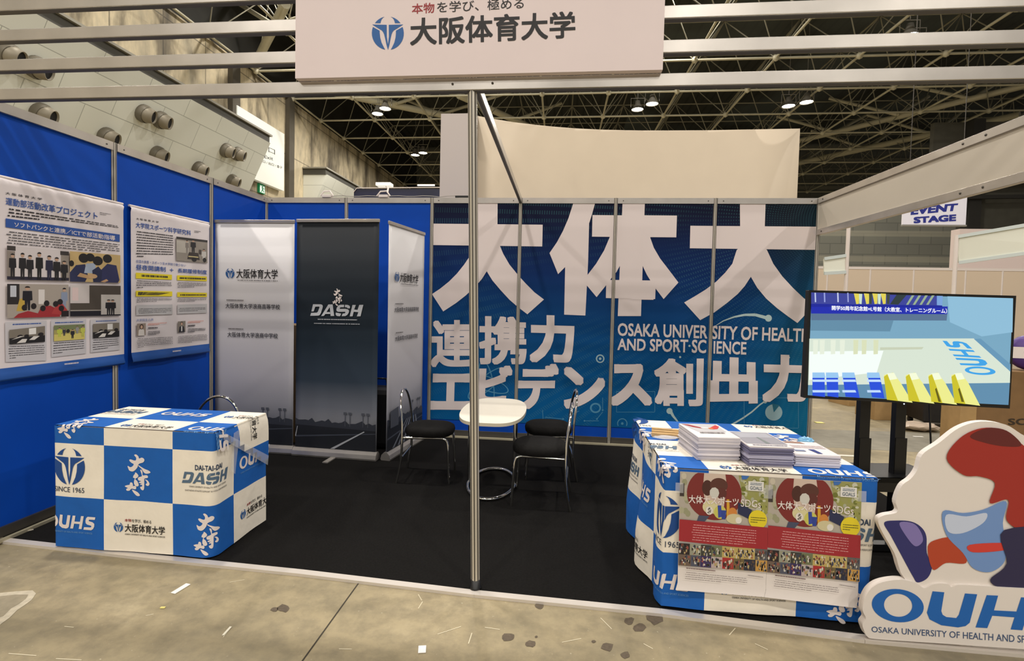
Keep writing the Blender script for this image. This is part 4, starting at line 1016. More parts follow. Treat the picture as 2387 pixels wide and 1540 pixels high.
    p.text('昼夜開講制', z2((105, 575), (378, 600), (378, 645), (105, 628)), BLUE, bold=.01); p.text('+', z2((415, 612), (450, 615), (450, 645), (415, 642)), BLUE); p.text('長期履修制度', z2((490, 612), (758, 630), (758, 670), (490, 652)), BLUE, bold=.01)
    for q, s_ in ((z2((102, 652), (435, 672), (435, 718), (102, 706)), z2((145, 668), (398, 684), (398, 702), (145, 692))), (z2((482, 676), (756, 688), (756, 732), (482, 722)), z2((498, 692), (745, 702), (745, 718), (498, 712))), (z2((102, 818), (437, 826), (437, 870), (102, 872)), z2((115, 828), (425, 836), (300, 862), (115, 862))), (z2((482, 832), (756, 838), (756, 876), (482, 876)), z2((502, 850), (745, 852), (745, 864), (502, 866)))):
        p.poly(q, Yl); p.lines(s_, 1, DK, int(q[0][0] + q[0][1]), .9, 1)
    p.lines(z2((102, 715), (432, 738), (432, 790), (102, 800)), 4, DK, 14, .34, .2); p.lines(z2((482, 735), (752, 745), (752, 785), (482, 795)), 4, DK, 15, .34, .6)
    p.lines(z2((102, 882), (432, 886), (432, 915), (102, 930)), 3, DK, 16, .34, .6); p.lines(z2((482, 885), (752, 886), (752, 915), (482, 925)), 3, DK, 17, .34, .6)
    for q in (z2((102, 948), (437, 945), (437, 1035), (102, 1045)), z2((482, 945), (756, 940), (756, 1022), (482, 1032))): p.poly(q, ink((198, 196, 198)))
    p.lines(z2((120, 980), (425, 975), (425, 1020), (120, 1032)), 4, DK, 18, .34, .85); p.lines(z2((495, 975), (745, 970), (745, 1005), (495, 1015)), 3, DK, 19, .34, .7)
    p.text('大学院生の声', z2((105, 1078), (260, 1074), (260, 1098), (105, 1104)), BLUE)
    OR = ink((214, 110, 70)); p.lines(z2((208, 1118), (385, 1108), (385, 1130), (208, 1140)), 2, OR, 20, .4, .6); p.lines(z2((575, 1098), (725, 1090), (725, 1112), (575, 1120)), 2, OR, 21, .4, .8)
    p.lines(z2((208, 1155), (300, 1152), (300, 1166), (208, 1170)), 1, DK, 22, .8, 1); p.lines(z2((208, 1190), (320, 1185), (320, 1225), (208, 1232)), 3, DK, 23, .5, .7); p.lines(z2((575, 1135), (645, 1130), (645, 1145), (575, 1150)), 1, DK, 24, .8, 1); p.lines(z2((575, 1165), (740, 1160), (740, 1195), (575, 1205)), 3, DK, 25, .5, .4)
    p.lines(z2((105, 1255), (438, 1238), (438, 1325), (105, 1345)), 6, DK, 26, .3, .2); p.lines(z2((482, 1235), (756, 1215), (756, 1285), (482, 1305)), 6, DK, 27, .3, .5)
    p.build('printing', t)
    p = Print(fn); p.h = .017; p.lines(z2((425, 1370), (505, 1362), (505, 1374), (425, 1384)), 1, WHITEI, 3, .9, 1); p.build('footer_lettering', band_)
    photo(t, z2((470, 320), (757, 355), (757, 565), (470, 540)), (150, 142, 132), [('r', (46, 42, 40), (0, .9, 1, 1)), ('r', (186, 180, 170), (.0, .35, .4, .85)), ('f', (130, 122, 116), (.34, .35, .55, .1)), ('f', (24, 24, 28), (.54, .4, .55, .16)), ('p', (56, 48, 44), ((.35, .1), (.4, .4), (.7, .4), (.75, .1))), ('d', (30, 28, 28), (.57, .1, .08, .09)), ('f', (210, 206, 200), (.88, .05, .55, .14)), ('r', (70, 62, 56), (.72, .35, .8, .55)), ('d', (34, 30, 30), (.9, .12, .06, .1)), ('r', (220, 206, 150), (.38, .2, .7, .24))])
    photo(t, z2((106, 1122), (188, 1117), (188, 1228), (106, 1234)), (156, 142, 130), [('p', (226, 220, 214), ((.15, 0), (.2, .45), (.5, .6), (.8, .45), (.85, 0))), ('d', (60, 42, 36), (.52, .72, .22, .22)), ('d', (212, 176, 150), (.52, .7, .13, .15))])
    photo(t, z2((484, 1102), (554, 1096), (554, 1198), (484, 1204)), (140, 132, 122), [('p', (40, 40, 48), ((.1, 0), (.2, .5), (.5, .6), (.8, .5), (.9, 0))), ('r', (226, 224, 220), (.42, .1, .58, .55)), ('d', (50, 40, 36), (.5, .8, .17, .16)), ('d', (206, 170, 146), (.5, .76, .12, .13))])
poster_left()

# ------------------------------------------------------------------ roll-up banners
def rollups():
    def stand(t, a, b, zt, m, foot=True):
        """a, b floor ends (x, y)"""
        a, b = Vector((*a, 0)), Vector((*b, 0)); d = (b - a).normalized(); n = Vector((d.y, -d.x, 0))
        bm = MB(); vs = []; N = 14; rows = [.085, .5, 1.0, 1.5, zt - .02]
        for z_ in rows:
            for k in range(N + 1):
                s = k / N; p = a + (b - a) * s; w = .0015 * math.sin(s * 7 + z_ * 1.3) * math.sin(z_ * 1.4)
                vs.append((p.x + n.x * w, p.y + n.y * w, z_))
        bm.add(vs, [(r * (N + 1) + k, r * (N + 1) + k + 1, (r + 1) * (N + 1) + k + 1, (r + 1) * (N + 1) + k) for r in range(len(rows) - 1) for k in range(N)], 0, True)
        o = sheet = bm.build('sheet', m, t)
        sd = o.modifiers.new('thickness', 'SOLIDIFY'); sd.thickness = .0015; sd.offset = -1 if True else 0
        c = MB(); c.bar((a.x - d.x * .004, a.y - d.y * .004, zt - .008), (b.x + d.x * .004, b.y + d.y * .004, zt - .008), .02, .03); c.build('top_rail', ALU, t, bevel=.004)
        c = MB(); q = [(-.045, .014), (.045, .014), (.05, .03), (.04, .065), (.015, .09), (-.015, .09), (-.04, .065), (-.05, .03)]
        c.prism([a - d * .012 + n * y + Vector((0, 0, z_)) for y, z_ in q], (b - a) + d * .024); c.build('base', ALU, t)
        c = MB(); c.tube([((a.x + b.x) / 2 - n.x * .015, (a.y + b.y) / 2 - n.y * .015, .08), ((a.x + b.x) / 2 - n.x * .015, (a.y + b.y) / 2 - n.y * .015, zt - .02)], .008, 8); c.build('support_pole', ALU, t)
        if foot:
            mid = a + (b - a) * .5
            c = MB(); c.bar(mid + n * -.16 + Vector((0, 0, .02)), mid + n * .2 + Vector((0, 0, .02)), .05, .01); c.build('foot', ALU, t)
        return a, b, d, n, sheet
    DK = ink((42, 42, 50))
    def track_photo(p, q, seed, light=False):
        """stadium photograph along the banner foot"""
        B = lambda x, y: bil(q, x, y)
        R = random.Random(seed); sky = [(0, .62), (0, .66)]
        top = [(x / 24, .66 + .06 * R.random() + (.05 if x % 5 == 0 else 0)) for x in range(25)]
        p.poly([B(0, .5)] + [B(*x) for x in top] + [B(1, .5)], ink((54, 58, 68)))
        p.poly([B(0, 0), B(0, .58), B(1, .52), B(1, 0)], ink((34, 37, 44)))
        p.poly([B(0, .3), B(1, .46), B(1, .44), B(0, .26)], ink((74, 80, 92)))
        for x in (.62, .68, .84, .9): p.poly([B(x, .6), B(x + .008, .6), B(x + .008, .92), B(x, .92)], ink((84, 88, 98))); p.poly([B(x - .015, .9), B(x + .023, .9), B(x + .023, .96), B(x - .015, .96)], ink((84, 88, 98)))
    fr = lambda a, d, n: (lambda x, z_, h: a + d * x + Vector((0, 0, z_)) + n * (h + .008))
    def light_print(t, a, b, d, n, W):
        p = Print(fr(a, d, n)); T = W / .8
        p.text('大阪体育大学', ((.225 * T, 1.765), (.645 * T, 1.765), (.645 * T, 1.675), (.225 * T, 1.675)), BLACKI, bold=.014)
        p.lines(((.225 * T, 1.665), (.645 * T, 1.665), (.645 * T, 1.648), (.225 * T, 1.648)), 1, GREYI, 3, .4, 1)
        p.text('大阪体育大学浪商高等学校', ((.115 * T, 1.435), (.67 * T, 1.435), (.67 * T, 1.385), (.115 * T, 1.385)), DK, bold=.008); p.lines(((.12 * T, 1.475), (.3 * T, 1.475), (.3 * T, 1.455), (.12 * T, 1.455)), 1, GREYI, 4, .5, 1)
        p.text('大阪体育大学浪商中学校', ((.135 * T, 1.16), (.65 * T, 1.16), (.65 * T, 1.11), (.135 * T, 1.11)), DK, bold=.008); p.lines(((.14 * T, 1.2), (.3 * T, 1.2), (.3 * T, 1.18), (.14 * T, 1.18)), 1, GREYI, 5, .5, 1)
        p.build('lettering', t)
        p = Print(fr(a, d, n)); p.emblem(((.115 * T, 1.77), (.205 * T, 1.77), (.205 * T, 1.672), (.115 * T, 1.672)), BRANDB); p.build('emblem', t)
    pale = banner_material('banner_pale', [(0, (110, 114, 126)), (.16, (150, 152, 162)), (.35, (188, 186, 194)), (.6, (212, 210, 214)), (1, (220, 218, 218))], 2.2)
    dark = banner_material('banner_dark', [(0, (40, 42, 48)), (.15, (162, 164, 172)), (.22, (118, 123, 134)), (.33, (54, 66, 80)), (.5, (32, 44, 55)), (1, (28, 31, 35))], 2.2)
    t = empty('rollup_banner', (.48, -.9, 0), 'pale grey roll-up banner with school names in the left corner', 'banner', 'roll-up banners in the corner')
    a, b, d, n, t = stand(t, (.085, -.885), (.89, -.895), 2.225, pale); light_print(t, a, b, d, n, .8)
    p = Print(fr(a, d, n)); track_photo(p, ((0.003, .46), (.80, .46), (.80, .09), (0.003, .09)), 3); p.build('photo', t)
    t = empty('rollup_banner', (1.33, -.92, 0), 'dark charcoal roll-up banner with silver DASH lettering, middle of the three', 'banner', 'roll-up banners in the corner')
    a, b, d, n, t = stand(t, (.925, -.915), (1.735, -.955), 2.23, dark)
    SIL = ink((196, 200, 206)); p = Print(fr(a, d, n))
    p.mark(BRUSH, ((.365, 1.595), (.465, 1.595), (.465, 1.435), (.365, 1.435)), WHITEI)
    p.mark(DASH, ((.145, 1.445), (.67, 1.45), (.67, 1.345), (.145, 1.335)), SIL)
    p.lines(((.21, 1.315), (.61, 1.32), (.61, 1.3), (.21, 1.295)), 1, SIL, 6, .4, 1); p.lines(((.17, 1.275), (.645, 1.28), (.645, 1.262), (.17, 1.257)), 1, SIL, 7, .4, 1)
    p.build('lettering', t)
    p = Print(fr(a, d, n)); track_photo(p, ((0.003, .46), (.805, .46), (.805, .09), (0.003, .09)), 5)
    p.poly([(.36, .095), (.40, .095), (.70, .27), (.69, .275)], SIL); p.poly([(0.004, .2), (.012, .19), (.03, .29), (.025, .29)], SIL); p.build('photo', t)
    t = empty('rollup_banner', (1.88, -.55, 0), 'pale grey roll-up banner seen edge-on, turned beside the graphic wall', 'banner', 'roll-up banners in the corner')
    a, b, d, n, t = stand(t, (1.825, -.95), (1.945, -.15), 2.215, pale, foot=False); light_print(t, a, b, d, n, .8)
    p = Print(fr(a, d, n)); track_photo(p, ((0.003, .5), (.80, .5), (.80, .09), (0.003, .09)), 8)
    for k in range(6): p.poly([(.1 + k * .11, .1), (.14 + k * .11, .1), (.42 + k * .04, .32), (.4 + k * .04, .32)], ink((120, 126, 138)))
    p.poly([(.05, .3), (.22, .3), (.22, .48), (.05, .46)], ink((86, 90, 100))); p.build('photo', t)
rollups()
def behind_banners():
    p0 = onY(686, 755, -.35); t = empty('tall_carton', (p0.x + .05, -.35, .012), 'tall tan carton standing behind the gap between two banners', 'box')
    zc = p0.z; x0 = .46
    m = MB(); m.box((x0, -.55, .014), (x0 + .3, -.2, zc)); m.build('body', CARD, t, bevel=.004)
    m = MB(); m.box((x0 + .13, -.552, zc - .25), (x0 + .17, -.2, zc + .002)); m.build('tape', MATS['carton_tape'], t)
    t = empty('black_bag', (1.62, -.5, .012), 'black bag with grey cap standing behind the dark roll-up banner', 'bag')
    m = MB(); m.box((1.45, -.62, .014), (1.77, -.35, .62)); m.build('body', mat('bag_black', (14, 14, 16), .7, 0, .3, 20), t, bevel=.06)
    m = MB(); m.tube([(1.54, -.48, .6), (1.56, -.48, .70), (1.66, -.48, .70), (1.68, -.48, .6)], .012, 8); m.build('handle', BLACKPL, t)
behind_banners()

# ------------------------------------------------------------------ meeting table and chairs
def table():
    c = Vector((2.89, -1.47)); z = .645
    t = empty('bistro_table', (c.x, c.y, .012), 'white meeting table with two bulged ends on a chrome ring base', 'table')
    pts = []; w, l = .255, .48
    for k in range(64):
        a = 2 * math.pi * k / 64; ca, sa = math.cos(a), math.sin(a); e = 2.0 / 3.4
        pts.append((c.x + w * math.copysign(abs(ca) ** e, ca) * (1 + .0), c.y + l * math.copysign(abs(sa) ** (2 / 2.2), sa)))
    m = MB(); m.prism([(x, y, z) for x, y in pts], (0, 0, -.024), 0, 1); m.build('tabletop', [mat('table_white', (244, 238, 222), .3), mat('table_edge', (206, 198, 176), .4)], t, bevel=.003)
    for sx in (-1, 1):
        m = MB(); x = c.x - .015 + sx * .185; y = c.y + .06; m.tube([(x, y, .026), (x, y, z - .03)], .018, 14)
        m.lathe([(.001, 0), (.05, 0), (.05, .006), (.001, .008)], o=(x, y, z - .032), seg=16); m.build('leg', CHROME, t)
    m = MB(); m.tube([(c.x - .015 + .19 * math.cos(2 * math.pi * k / 40), c.y + .06 + .36 * math.sin(2 * math.pi * k / 40), .028) for k in range(40)], .014, 12, closed=True); m.build('ring_base', CHROME, t)
table()
def smooth_path(pts, n=8):
    """Catmull-Rom through pts"""
    P = [Vector(p) for p in pts]; out = []
    for i in range(len(P) - 1):
        p0, p1, p2, p3 = P[max(i - 1, 0)], P[i], P[i + 1], P[min(i + 2, len(P) - 1)]
        for k in range(n):
            s = k / n; out.append(.5 * ((2 * p1) + (p2 - p0) * s + (2 * p0 - 5 * p1 + 4 * p2 - p3) * s * s + (3 * p1 - p0 - 3 * p2 + p3) * s ** 3))
    out.append(P[-1]); return out
def chair_proto():
    """seat centre at origin, back towards -X"""
    t = empty('bistro_chair', (0, 0, 0)); zs = .415
    bm = bmesh.new(); m = MB(); N, rings = 40, [(.55, 1.0), (.85, .96), (.97, .7), (1.0, .35), (.98, 0), (.9, -.2)]
    vs = [(0, 0, zs + .033)]
    for r, h in rings:
        for k in range(N):
            a = 2 * math.pi * k / N; ca, sa = math.cos(a), math.sin(a); e = 2 / 2.7
            vs.append((.205 * r * math.copysign(abs(ca) ** e, ca), .2 * r * math.copysign(abs(sa) ** e, sa), zs - .03 + .06 * h))
    fs = [(0, 1 + k, 1 + (k + 1) % N) for k in range(N)]
    for i in range(len(rings) - 1): fs += [(1 + i * N + k, 1 + (i + 1) * N + k, 1 + (i + 1) * N + (k + 1) % N, 1 + i * N + (k + 1) % N) for k in range(N)]
    fs.append(tuple(1 + (len(rings) - 1) * N + k for k in range(N)))
    m.add(vs, fs, 0, True); m.build('seat', FABK, t, local=True)
    # rear legs rising into a tall hoop
    path = [(-.24, -.19, 0), (-.205, -.185, .2), (-.2, -.18, .42)] + [(-.205 - .03 * s, -.175 * math.cos(a), .52 + .22 * math.sin(a)) for a, s in [(math.pi * k / 8, math.sin(math.pi * k / 8)) for k in range(0, 9)]] + [(-.2, .18, .42), (-.205, .185, .2), (-.24, .19, 0)]
    m = MB(); m.tube(smooth_path(path, 4), .0105, 10); m.build('back_hoop', CHROME, t, local=True)
    for sy in (-1, 1):
        m = MB(); m.tube(smooth_path([(.19, sy * .175, 0), (.18, sy * .17, .2), (.17, sy * .165, .33), (.14, sy * .162, zs - .052), (.08, sy * .165, zs - .045), (-.2, sy * .18, zs - .045)], 5), .0105, 10); m.build('leg', CHROME, t, local=True)
    m = MB(); m.tube([(-.208, -.184, .2), (-.208, .184, .2)], .007, 8); m.build('stretcher', CHROME, t, local=True)
    return t
CH = chair_proto()
hb = onZ(508, 931, .735)
for k, (x, y, rz, lab) in enumerate(((2.33, -1.3, 0.06, 'black round-seat chair with chrome hoop back, left of the white table'),
                                     (3.27, -1.66, math.pi - .04, 'nearer black chair with chrome hoop back on the table\'s right side'),
                                     (3.32, -1.06, math.pi + .08, 'black chair with chrome legs half hidden behind the nearer right chair'),
                                     (hb.x + .0, hb.y - .2, -math.pi / 2 + .05, 'chrome hoop-backed chair mostly hidden behind the left checkered counter'))):
    c = CH if k == 0 else copy_tree(CH)
    c.location = (x, y, .0135); c.rotation_euler = (0, 0, rz); tag(c, lab, 'chair', 'bistro chairs')

# ------------------------------------------------------------------ checkered counters
class Cloth:
    """cloth over a box: s = x along the front, t = distance down the front (t < 0 runs back over the top)"""
    def __init__(s, xl, xr, yf, yb, zt, s0, t0, cw, chh, ripple):
        s.xl, s.xr, s.yf, s.yb, s.zt, s.s0, s.t0, s.cw, s.chh, s.rip = xl, xr, yf, yb, zt, s0, t0, cw, chh, ripple
    def rp(s, a, t): return s.rip * (math.sin(a * 9 + 1.3) + .6 * math.sin(a * 21 + t * 5)) * max(0.0, min(1.0, t / .4))
    def skirt(s, a, t, h):
        w = s.rp(a, t) + h + .004; z = s.zt - t
        if a < s.xl:
            w2 = w + s.side * (1 + math.sin((s.xl - a) * 14 + 2)) * min(1, t / .5) * min(1, (s.xl - a) / .12)
            return Vector((s.xl - w2, s.yf + (s.xl - a), z))
        r = .012 + .05 * min(1, max(0, t - .1) / .5)
        if abs(a - s.xr) < r:
            ph = (a - s.xr + r) / (2 * r) * math.pi / 2
            return Vector((s.xr - r + (r + w) * math.sin(ph), s.yf + r - (r + w) * math.cos(ph), z))
        if a > s.xr: return Vector((s.xr + w, s.yf + (a - s.xr), z))
        return Vector((a, s.yf - w, z))
    side = 0.0
    def top(s, a, t, h):
        if a > s.xr: return Vector((s.xr + .010 + h + .01 * min(1, (a - s.xr) / .1), s.yf - t, s.zt + .004 - (a - s.xr)))
        if a < s.xl: return Vector((s.xl - .010 - h, s.yf - t, s.zt + .004 - (s.xl - a)))
        return Vector((a, s.yf - t, s.zt + .004 + h))
    def map(s, a, t, h): return s.skirt(a, t, h) if t > 0 else s.top(a, t, h)
    def white(s, a, t):
        return (math.floor((a - s.s0) / s.cw) + math.floor((t - s.t0) / s.chh)) % 2 == 0
    def grid(s, name, a0, a1, t0, t1, fn, parent, cut=None):
        def ticks(lo, hi, org, step, extra):
            L = {round(lo, 5), round(hi, 5)}
            k = math.ceil((lo - org) / step)
            while org + k * step < hi - 1e-4: L.add(round(org + k * step, 5)); k += 1
            for e in extra:
                if lo < e < hi:
                    for q in (-.062, -.04, -.02, -.01, 0, .01, .02, .04, .062): L.add(round(e + q, 5))
            L = sorted(L); out = []
            for x, y in zip(L, L[1:]):
                n = max(1, math.ceil((y - x) / .045)); out += [x + (y - x) * i / n for i in range(n)]
            return out + [L[-1]]
        A = ticks(a0, a1, s.s0, s.cw, (s.xl, s.xr)); T = ticks(t0, t1, s.t0, s.chh, ())
        m = MB(); na = len(A)
        vs = [fn(a, t, 0) for t in T for a in A]
        o = len(m.v); m.v += [tuple(v) for v in vs]
        for j in range(len(T) - 1):
            for i in range(na - 1):
                ca, ct = (A[i] + A[i + 1]) / 2, (T[j] + T[j + 1]) / 2
                if cut and not cut(ca, ct): continue
                m.f.append([j * na + i, (j + 1) * na + i, (j + 1) * na + i + 1, j * na + i + 1]); m.m.append(0 if s.white(ca, ct) else 1); m.sm.append(True)
        return m.build(name, [CLW, CLB], parent)
    # printed marks; they follow the folds
    def mark(s, mb, mats, body, x0, t0, x1, t1, m, bold=0.02, shear=0.0, fn=None, space=1.0):
        copies, fs, _ = glyphs(body, bold, space, shear, 2)
        for i, vs in enumerate(copies): s.shape(mb, mats, [((x0 + (x1 - x0) * x), (t1 + (t0 - t1) * y)) for x, y in vs], fs, m, fn, i * 4e-5)
    def shape(s, mb, mats, vs, fs, m, fn=None, lift=0.0):
        fn = fn or s.map
        bm = bmesh.new(); bv = [bm.verts.new((x, y, 0)) for x, y in vs]
        for f in fs:
            try: bm.faces.new([bv[i] for i in f])
            except ValueError: pass
        cuts = [((s.xl, 0, 0), (1, 0, 0)), ((s.xr, 0, 0), (1, 0, 0)), ((0, 0, 0), (0, 1, 0))]
        xs = [v[0] for v in vs]; k = math.floor(min(xs) / .03)
        while k * .03 < max(xs):
            k += 1; cuts.append(((k * .03, 0, 0), (1, 0, 0)))
        for co, no in cuts:
            bmesh.ops.bisect_plane(bm, geom=list(bm.verts) + list(bm.edges) + list(bm.faces), plane_co=co, plane_no=no, dist=1e-5)
        bm.verts.index_update()
        if m not in mats: mats.append(m)
        P = []
        for v in bm.verts: P.append(fn(v.co.x, v.co.y, .0022 + lift))
        mb.add(P, [[v.index for v in f.verts] for f in bm.faces], mats.index(m)); bm.free()
    def logos(s, cells, parent, fn=None, name='cloth_lettering'):
        """cells: (i, j, kind) centred in cell column i, row j"""
        for i, j, kind in cells:
            mb, mats = MB(), []
            cx = s.s0 + (i + .5) * s.cw; cy = s.t0 + (j + .5) * s.chh
            M = lambda *a, **k: s.mark(mb, mats, *a, fn=fn, **k)
            def T(shapes, x0, t0, x1, t1, m):
                for pts in shapes: s.shape(mb, mats, [(x0 + (x1 - x0) * x, t1 + (t0 - t1) * y) for x, y in pts], [tuple(range(len(pts)))], m, fn)
            if kind == 'brush':
                T(BRUSH, cx - .081, cy - .115, cx + .076, cy + .127, WHITEI)
            elif kind == 'name':
                M('大阪体育大学', cx - .085, cy - .02, cx + .165, cy + .028, BLACKI, .014); M('本物', cx - .085, cy - .05, cx - .045, cy - .032, REDI, .01); M('を学び、極める', cx - .042, cy - .05, cx + .08, cy - .03, BLACKI, .006)
                M('OSAKA UNIVERSITY OF HEALTH AND SPORT SCIENCES', cx - .085, cy + .036, cx + .165, cy + .045, BLACKI, .01)
                p = Print(lambda x, y, h: Vector((x, y, 0))); p.emblem(((cx - .15, cy - .028), (cx - .095, cy - .028), (cx - .095, cy + .03), (cx - .15, cy + .03)), BRANDB)
                s.shape(mb, mats, [(v[0], v[1]) for v in p.mb.v], p.mb.f, BRANDB, fn)
            elif kind == 'ouhs':
                T(OUHS, cx - .16, cy - .045, cx + .16, cy + .03, WHITEI); M('OSAKA UNIVERSITY OF HEALTH AND SPORT SCIENCES', cx - .15, cy + .045, cx + .14, cy + .055, ink((96, 150, 206)), .01)
            elif kind == 'dash':
                M('DAI-TAI-DAI', cx - .075, cy - .075, cx + .095, cy - .045, ink((40, 62, 92)), .02); T(DASH, cx - .155, cy - .033, cx + .15, cy + .032, ink((84, 108, 132)))
                M('OSAKA UNIVERSITY OF HEALTH AND SPORT SCIENCES', cx - .11, cy + .045, cx + .13, cy + .054, GREYI, .008); M('DAITAIDAI ATHLETE SUPPORT & HIGH PERFORMANCE', cx - .135, cy + .068, cx + .14, cy + .077, GREYI, .008)
            elif kind == 'since':
                p = Print(lambda x, y, h: Vector((x, y, 0))); p.emblem(((cx - .105, cy - .13), (cx + .095, cy - .13), (cx + .095, cy + .085), (cx - .105, cy + .085)), BRANDB)
                s.shape(mb, mats, [(v[0], v[1]) for v in p.mb.v], p.mb.f, ink((14, 70, 140)), fn)
                M('SINCE 1965', cx - .105, cy + .098, cx + .09, cy + .128, ink((50, 62, 84)), .004)
            mb.build({'brush': 'brush_lettering', 'name': 'school_name', 'ouhs': 'initials_lettering', 'dash': 'team_lettering', 'since': 'emblem'}[kind], mats, parent)
def counter_frame(t, xl, xr, yf, yb, zt, lab):
    m = MB(); m.box((xl + .01, yf + .01, zt - .03), (xr - .01, yb - .01, zt - .002)); m.build('tabletop', WHITEP, t)
    for x in (xl + .05, xr - .05):
        for y in (yf + .06, yb - .06):
            m = MB(); m.tube([(x, y, .014), (x, y, zt - .03)], .016, 12); m.lathe([(.001, 0), (.022, 0), (.022, .02), (.017, .025)], o=(x, y, .012), seg=12); m.build('leg', CHROME, t)
CT = 'checkered blue and white university tablecloth hanging over the '
def left_counter():
    xl, xr, yf, yb, zt = .49, 1.475, -2.865, -2.345, .735
    t = empty('counter_table', (.98, -2.6, .012), 'low table with chrome feet under the left checkered cloth', 'table', 'tables under checkered cloths'); counter_frame(t, xl, xr, yf, yb, zt, '')
    C = Cloth(xl, xr, yf, yb, zt, .378, .102, .4255, .3125, .0035)
    # parity: column 0 / row 0 (first below the edge) is white
    t = empty('checkered_tablecloth', (.98, -2.6, zt), CT + 'left counter, no posters on it', 'tablecloth', 'checkered tablecloths')
    C.grid('front_skirt', xl - .5, xr + .515, 0.001, .712, C.skirt, t)
    C.grid('top_sheet', xl, xr, -(yb - yf), 0, C.top, t)
    D = lambda a, t_: (zt - (a - xr)) > (.735 - .62 * (-t_))   # the flap's lower edge falls away from the front corner
    C.grid('side_flap', xr, xr + .34, -(yb - yf), 0, C.top, t, cut=D)
    C.logos([(0, 0, 'since'), (1, 0, 'brush'), (2, 0, 'dash'), (0, 1, 'ouhs'), (1, 1, 'name'), (2, 1, 'brush'), (3, 0, 'ouhs'), (3, 1, 'name')], t, C.skirt, 'skirt_lettering')
    C.logos([(0, -1, 'brush'), (1, -1, 'name'), (2, -1, 'ouhs'), (0, -2, 'dash'), (1, -2, 'ouhs'), (2, -2, 'name')], t, None, 'top_lettering')
    # clear tape strips holding the folded corner
    TP = NT('clear_tape'); TP.b.inputs['Base Color'].default_value = (.9, .92, .95, 1); TP.b.inputs['Roughness'].default_value = .15; TP.b.inputs['Alpha'].default_value = .3
    m = MB(); m.quad((xr + .026, -2.82, .69), (xr + .026, -2.80, .72), (xr + .03, -2.36, .46), (xr + .03, -2.37, .40)); m.build('tape_strip', TP.m, t)
    m = MB(); m.quad((xr + .024, -2.72, .70), (xr + .024, -2.66, .71), (xr + .02, -2.70, .45), (xr + .02, -2.74, .48)); m.build('tape_strip', TP.m, t)
left_counter()
RC = dict(xl=3.925, xr=4.895, yf=-2.985, yb=-1.955, zt=.715)
def right_counter():
    xl, xr, yf, yb, zt = RC['xl'], RC['xr'], RC['yf'], RC['yb'], RC['zt']
    t = empty('counter_table', (4.4, -2.5, .012), 'low table with chrome feet under the right checkered cloth', 'table', 'tables under checkered cloths'); counter_frame(t, xl, xr, yf, yb, zt, '')
    C = Cloth(xl, xr, yf, yb, zt, 4.127 - .43, .11, .43, .31, .004); C.side = .03
    t = empty('checkered_tablecloth', (4.4, -2.5, zt), CT + 'right counter with red posters', 'tablecloth', 'checkered tablecloths')
    C.grid('front_skirt', xl - 1.0, xr + .95, 0.001, .69, C.skirt, t)
    C.grid('top_sheet', xl, xr, -(yb - yf), 0, C.top, t)
    C.logos([(0, 0, 'since'), (1, 0, 'brush'), (2, 0, 'dash'), (0, 1, 'ouhs'), (1, 1, 'name'), (2, 1, 'brush'), (-1, 0, 'ouhs'), (-1, 1, 'name'), (-2, 0, 'dash'), (0, -1, 'brush')], t, C.map, 'skirt_lettering')
    C.logos([(1, -1, 'name'), (2, -1, 'ouhs'), (0, -2, 'dash'), (0, -3, 'brush'), (2, -3, 'brush'), (0, -4, 'since'), (2, -4, 'name')], t, None, 'top_lettering')
    return C
right_counter()
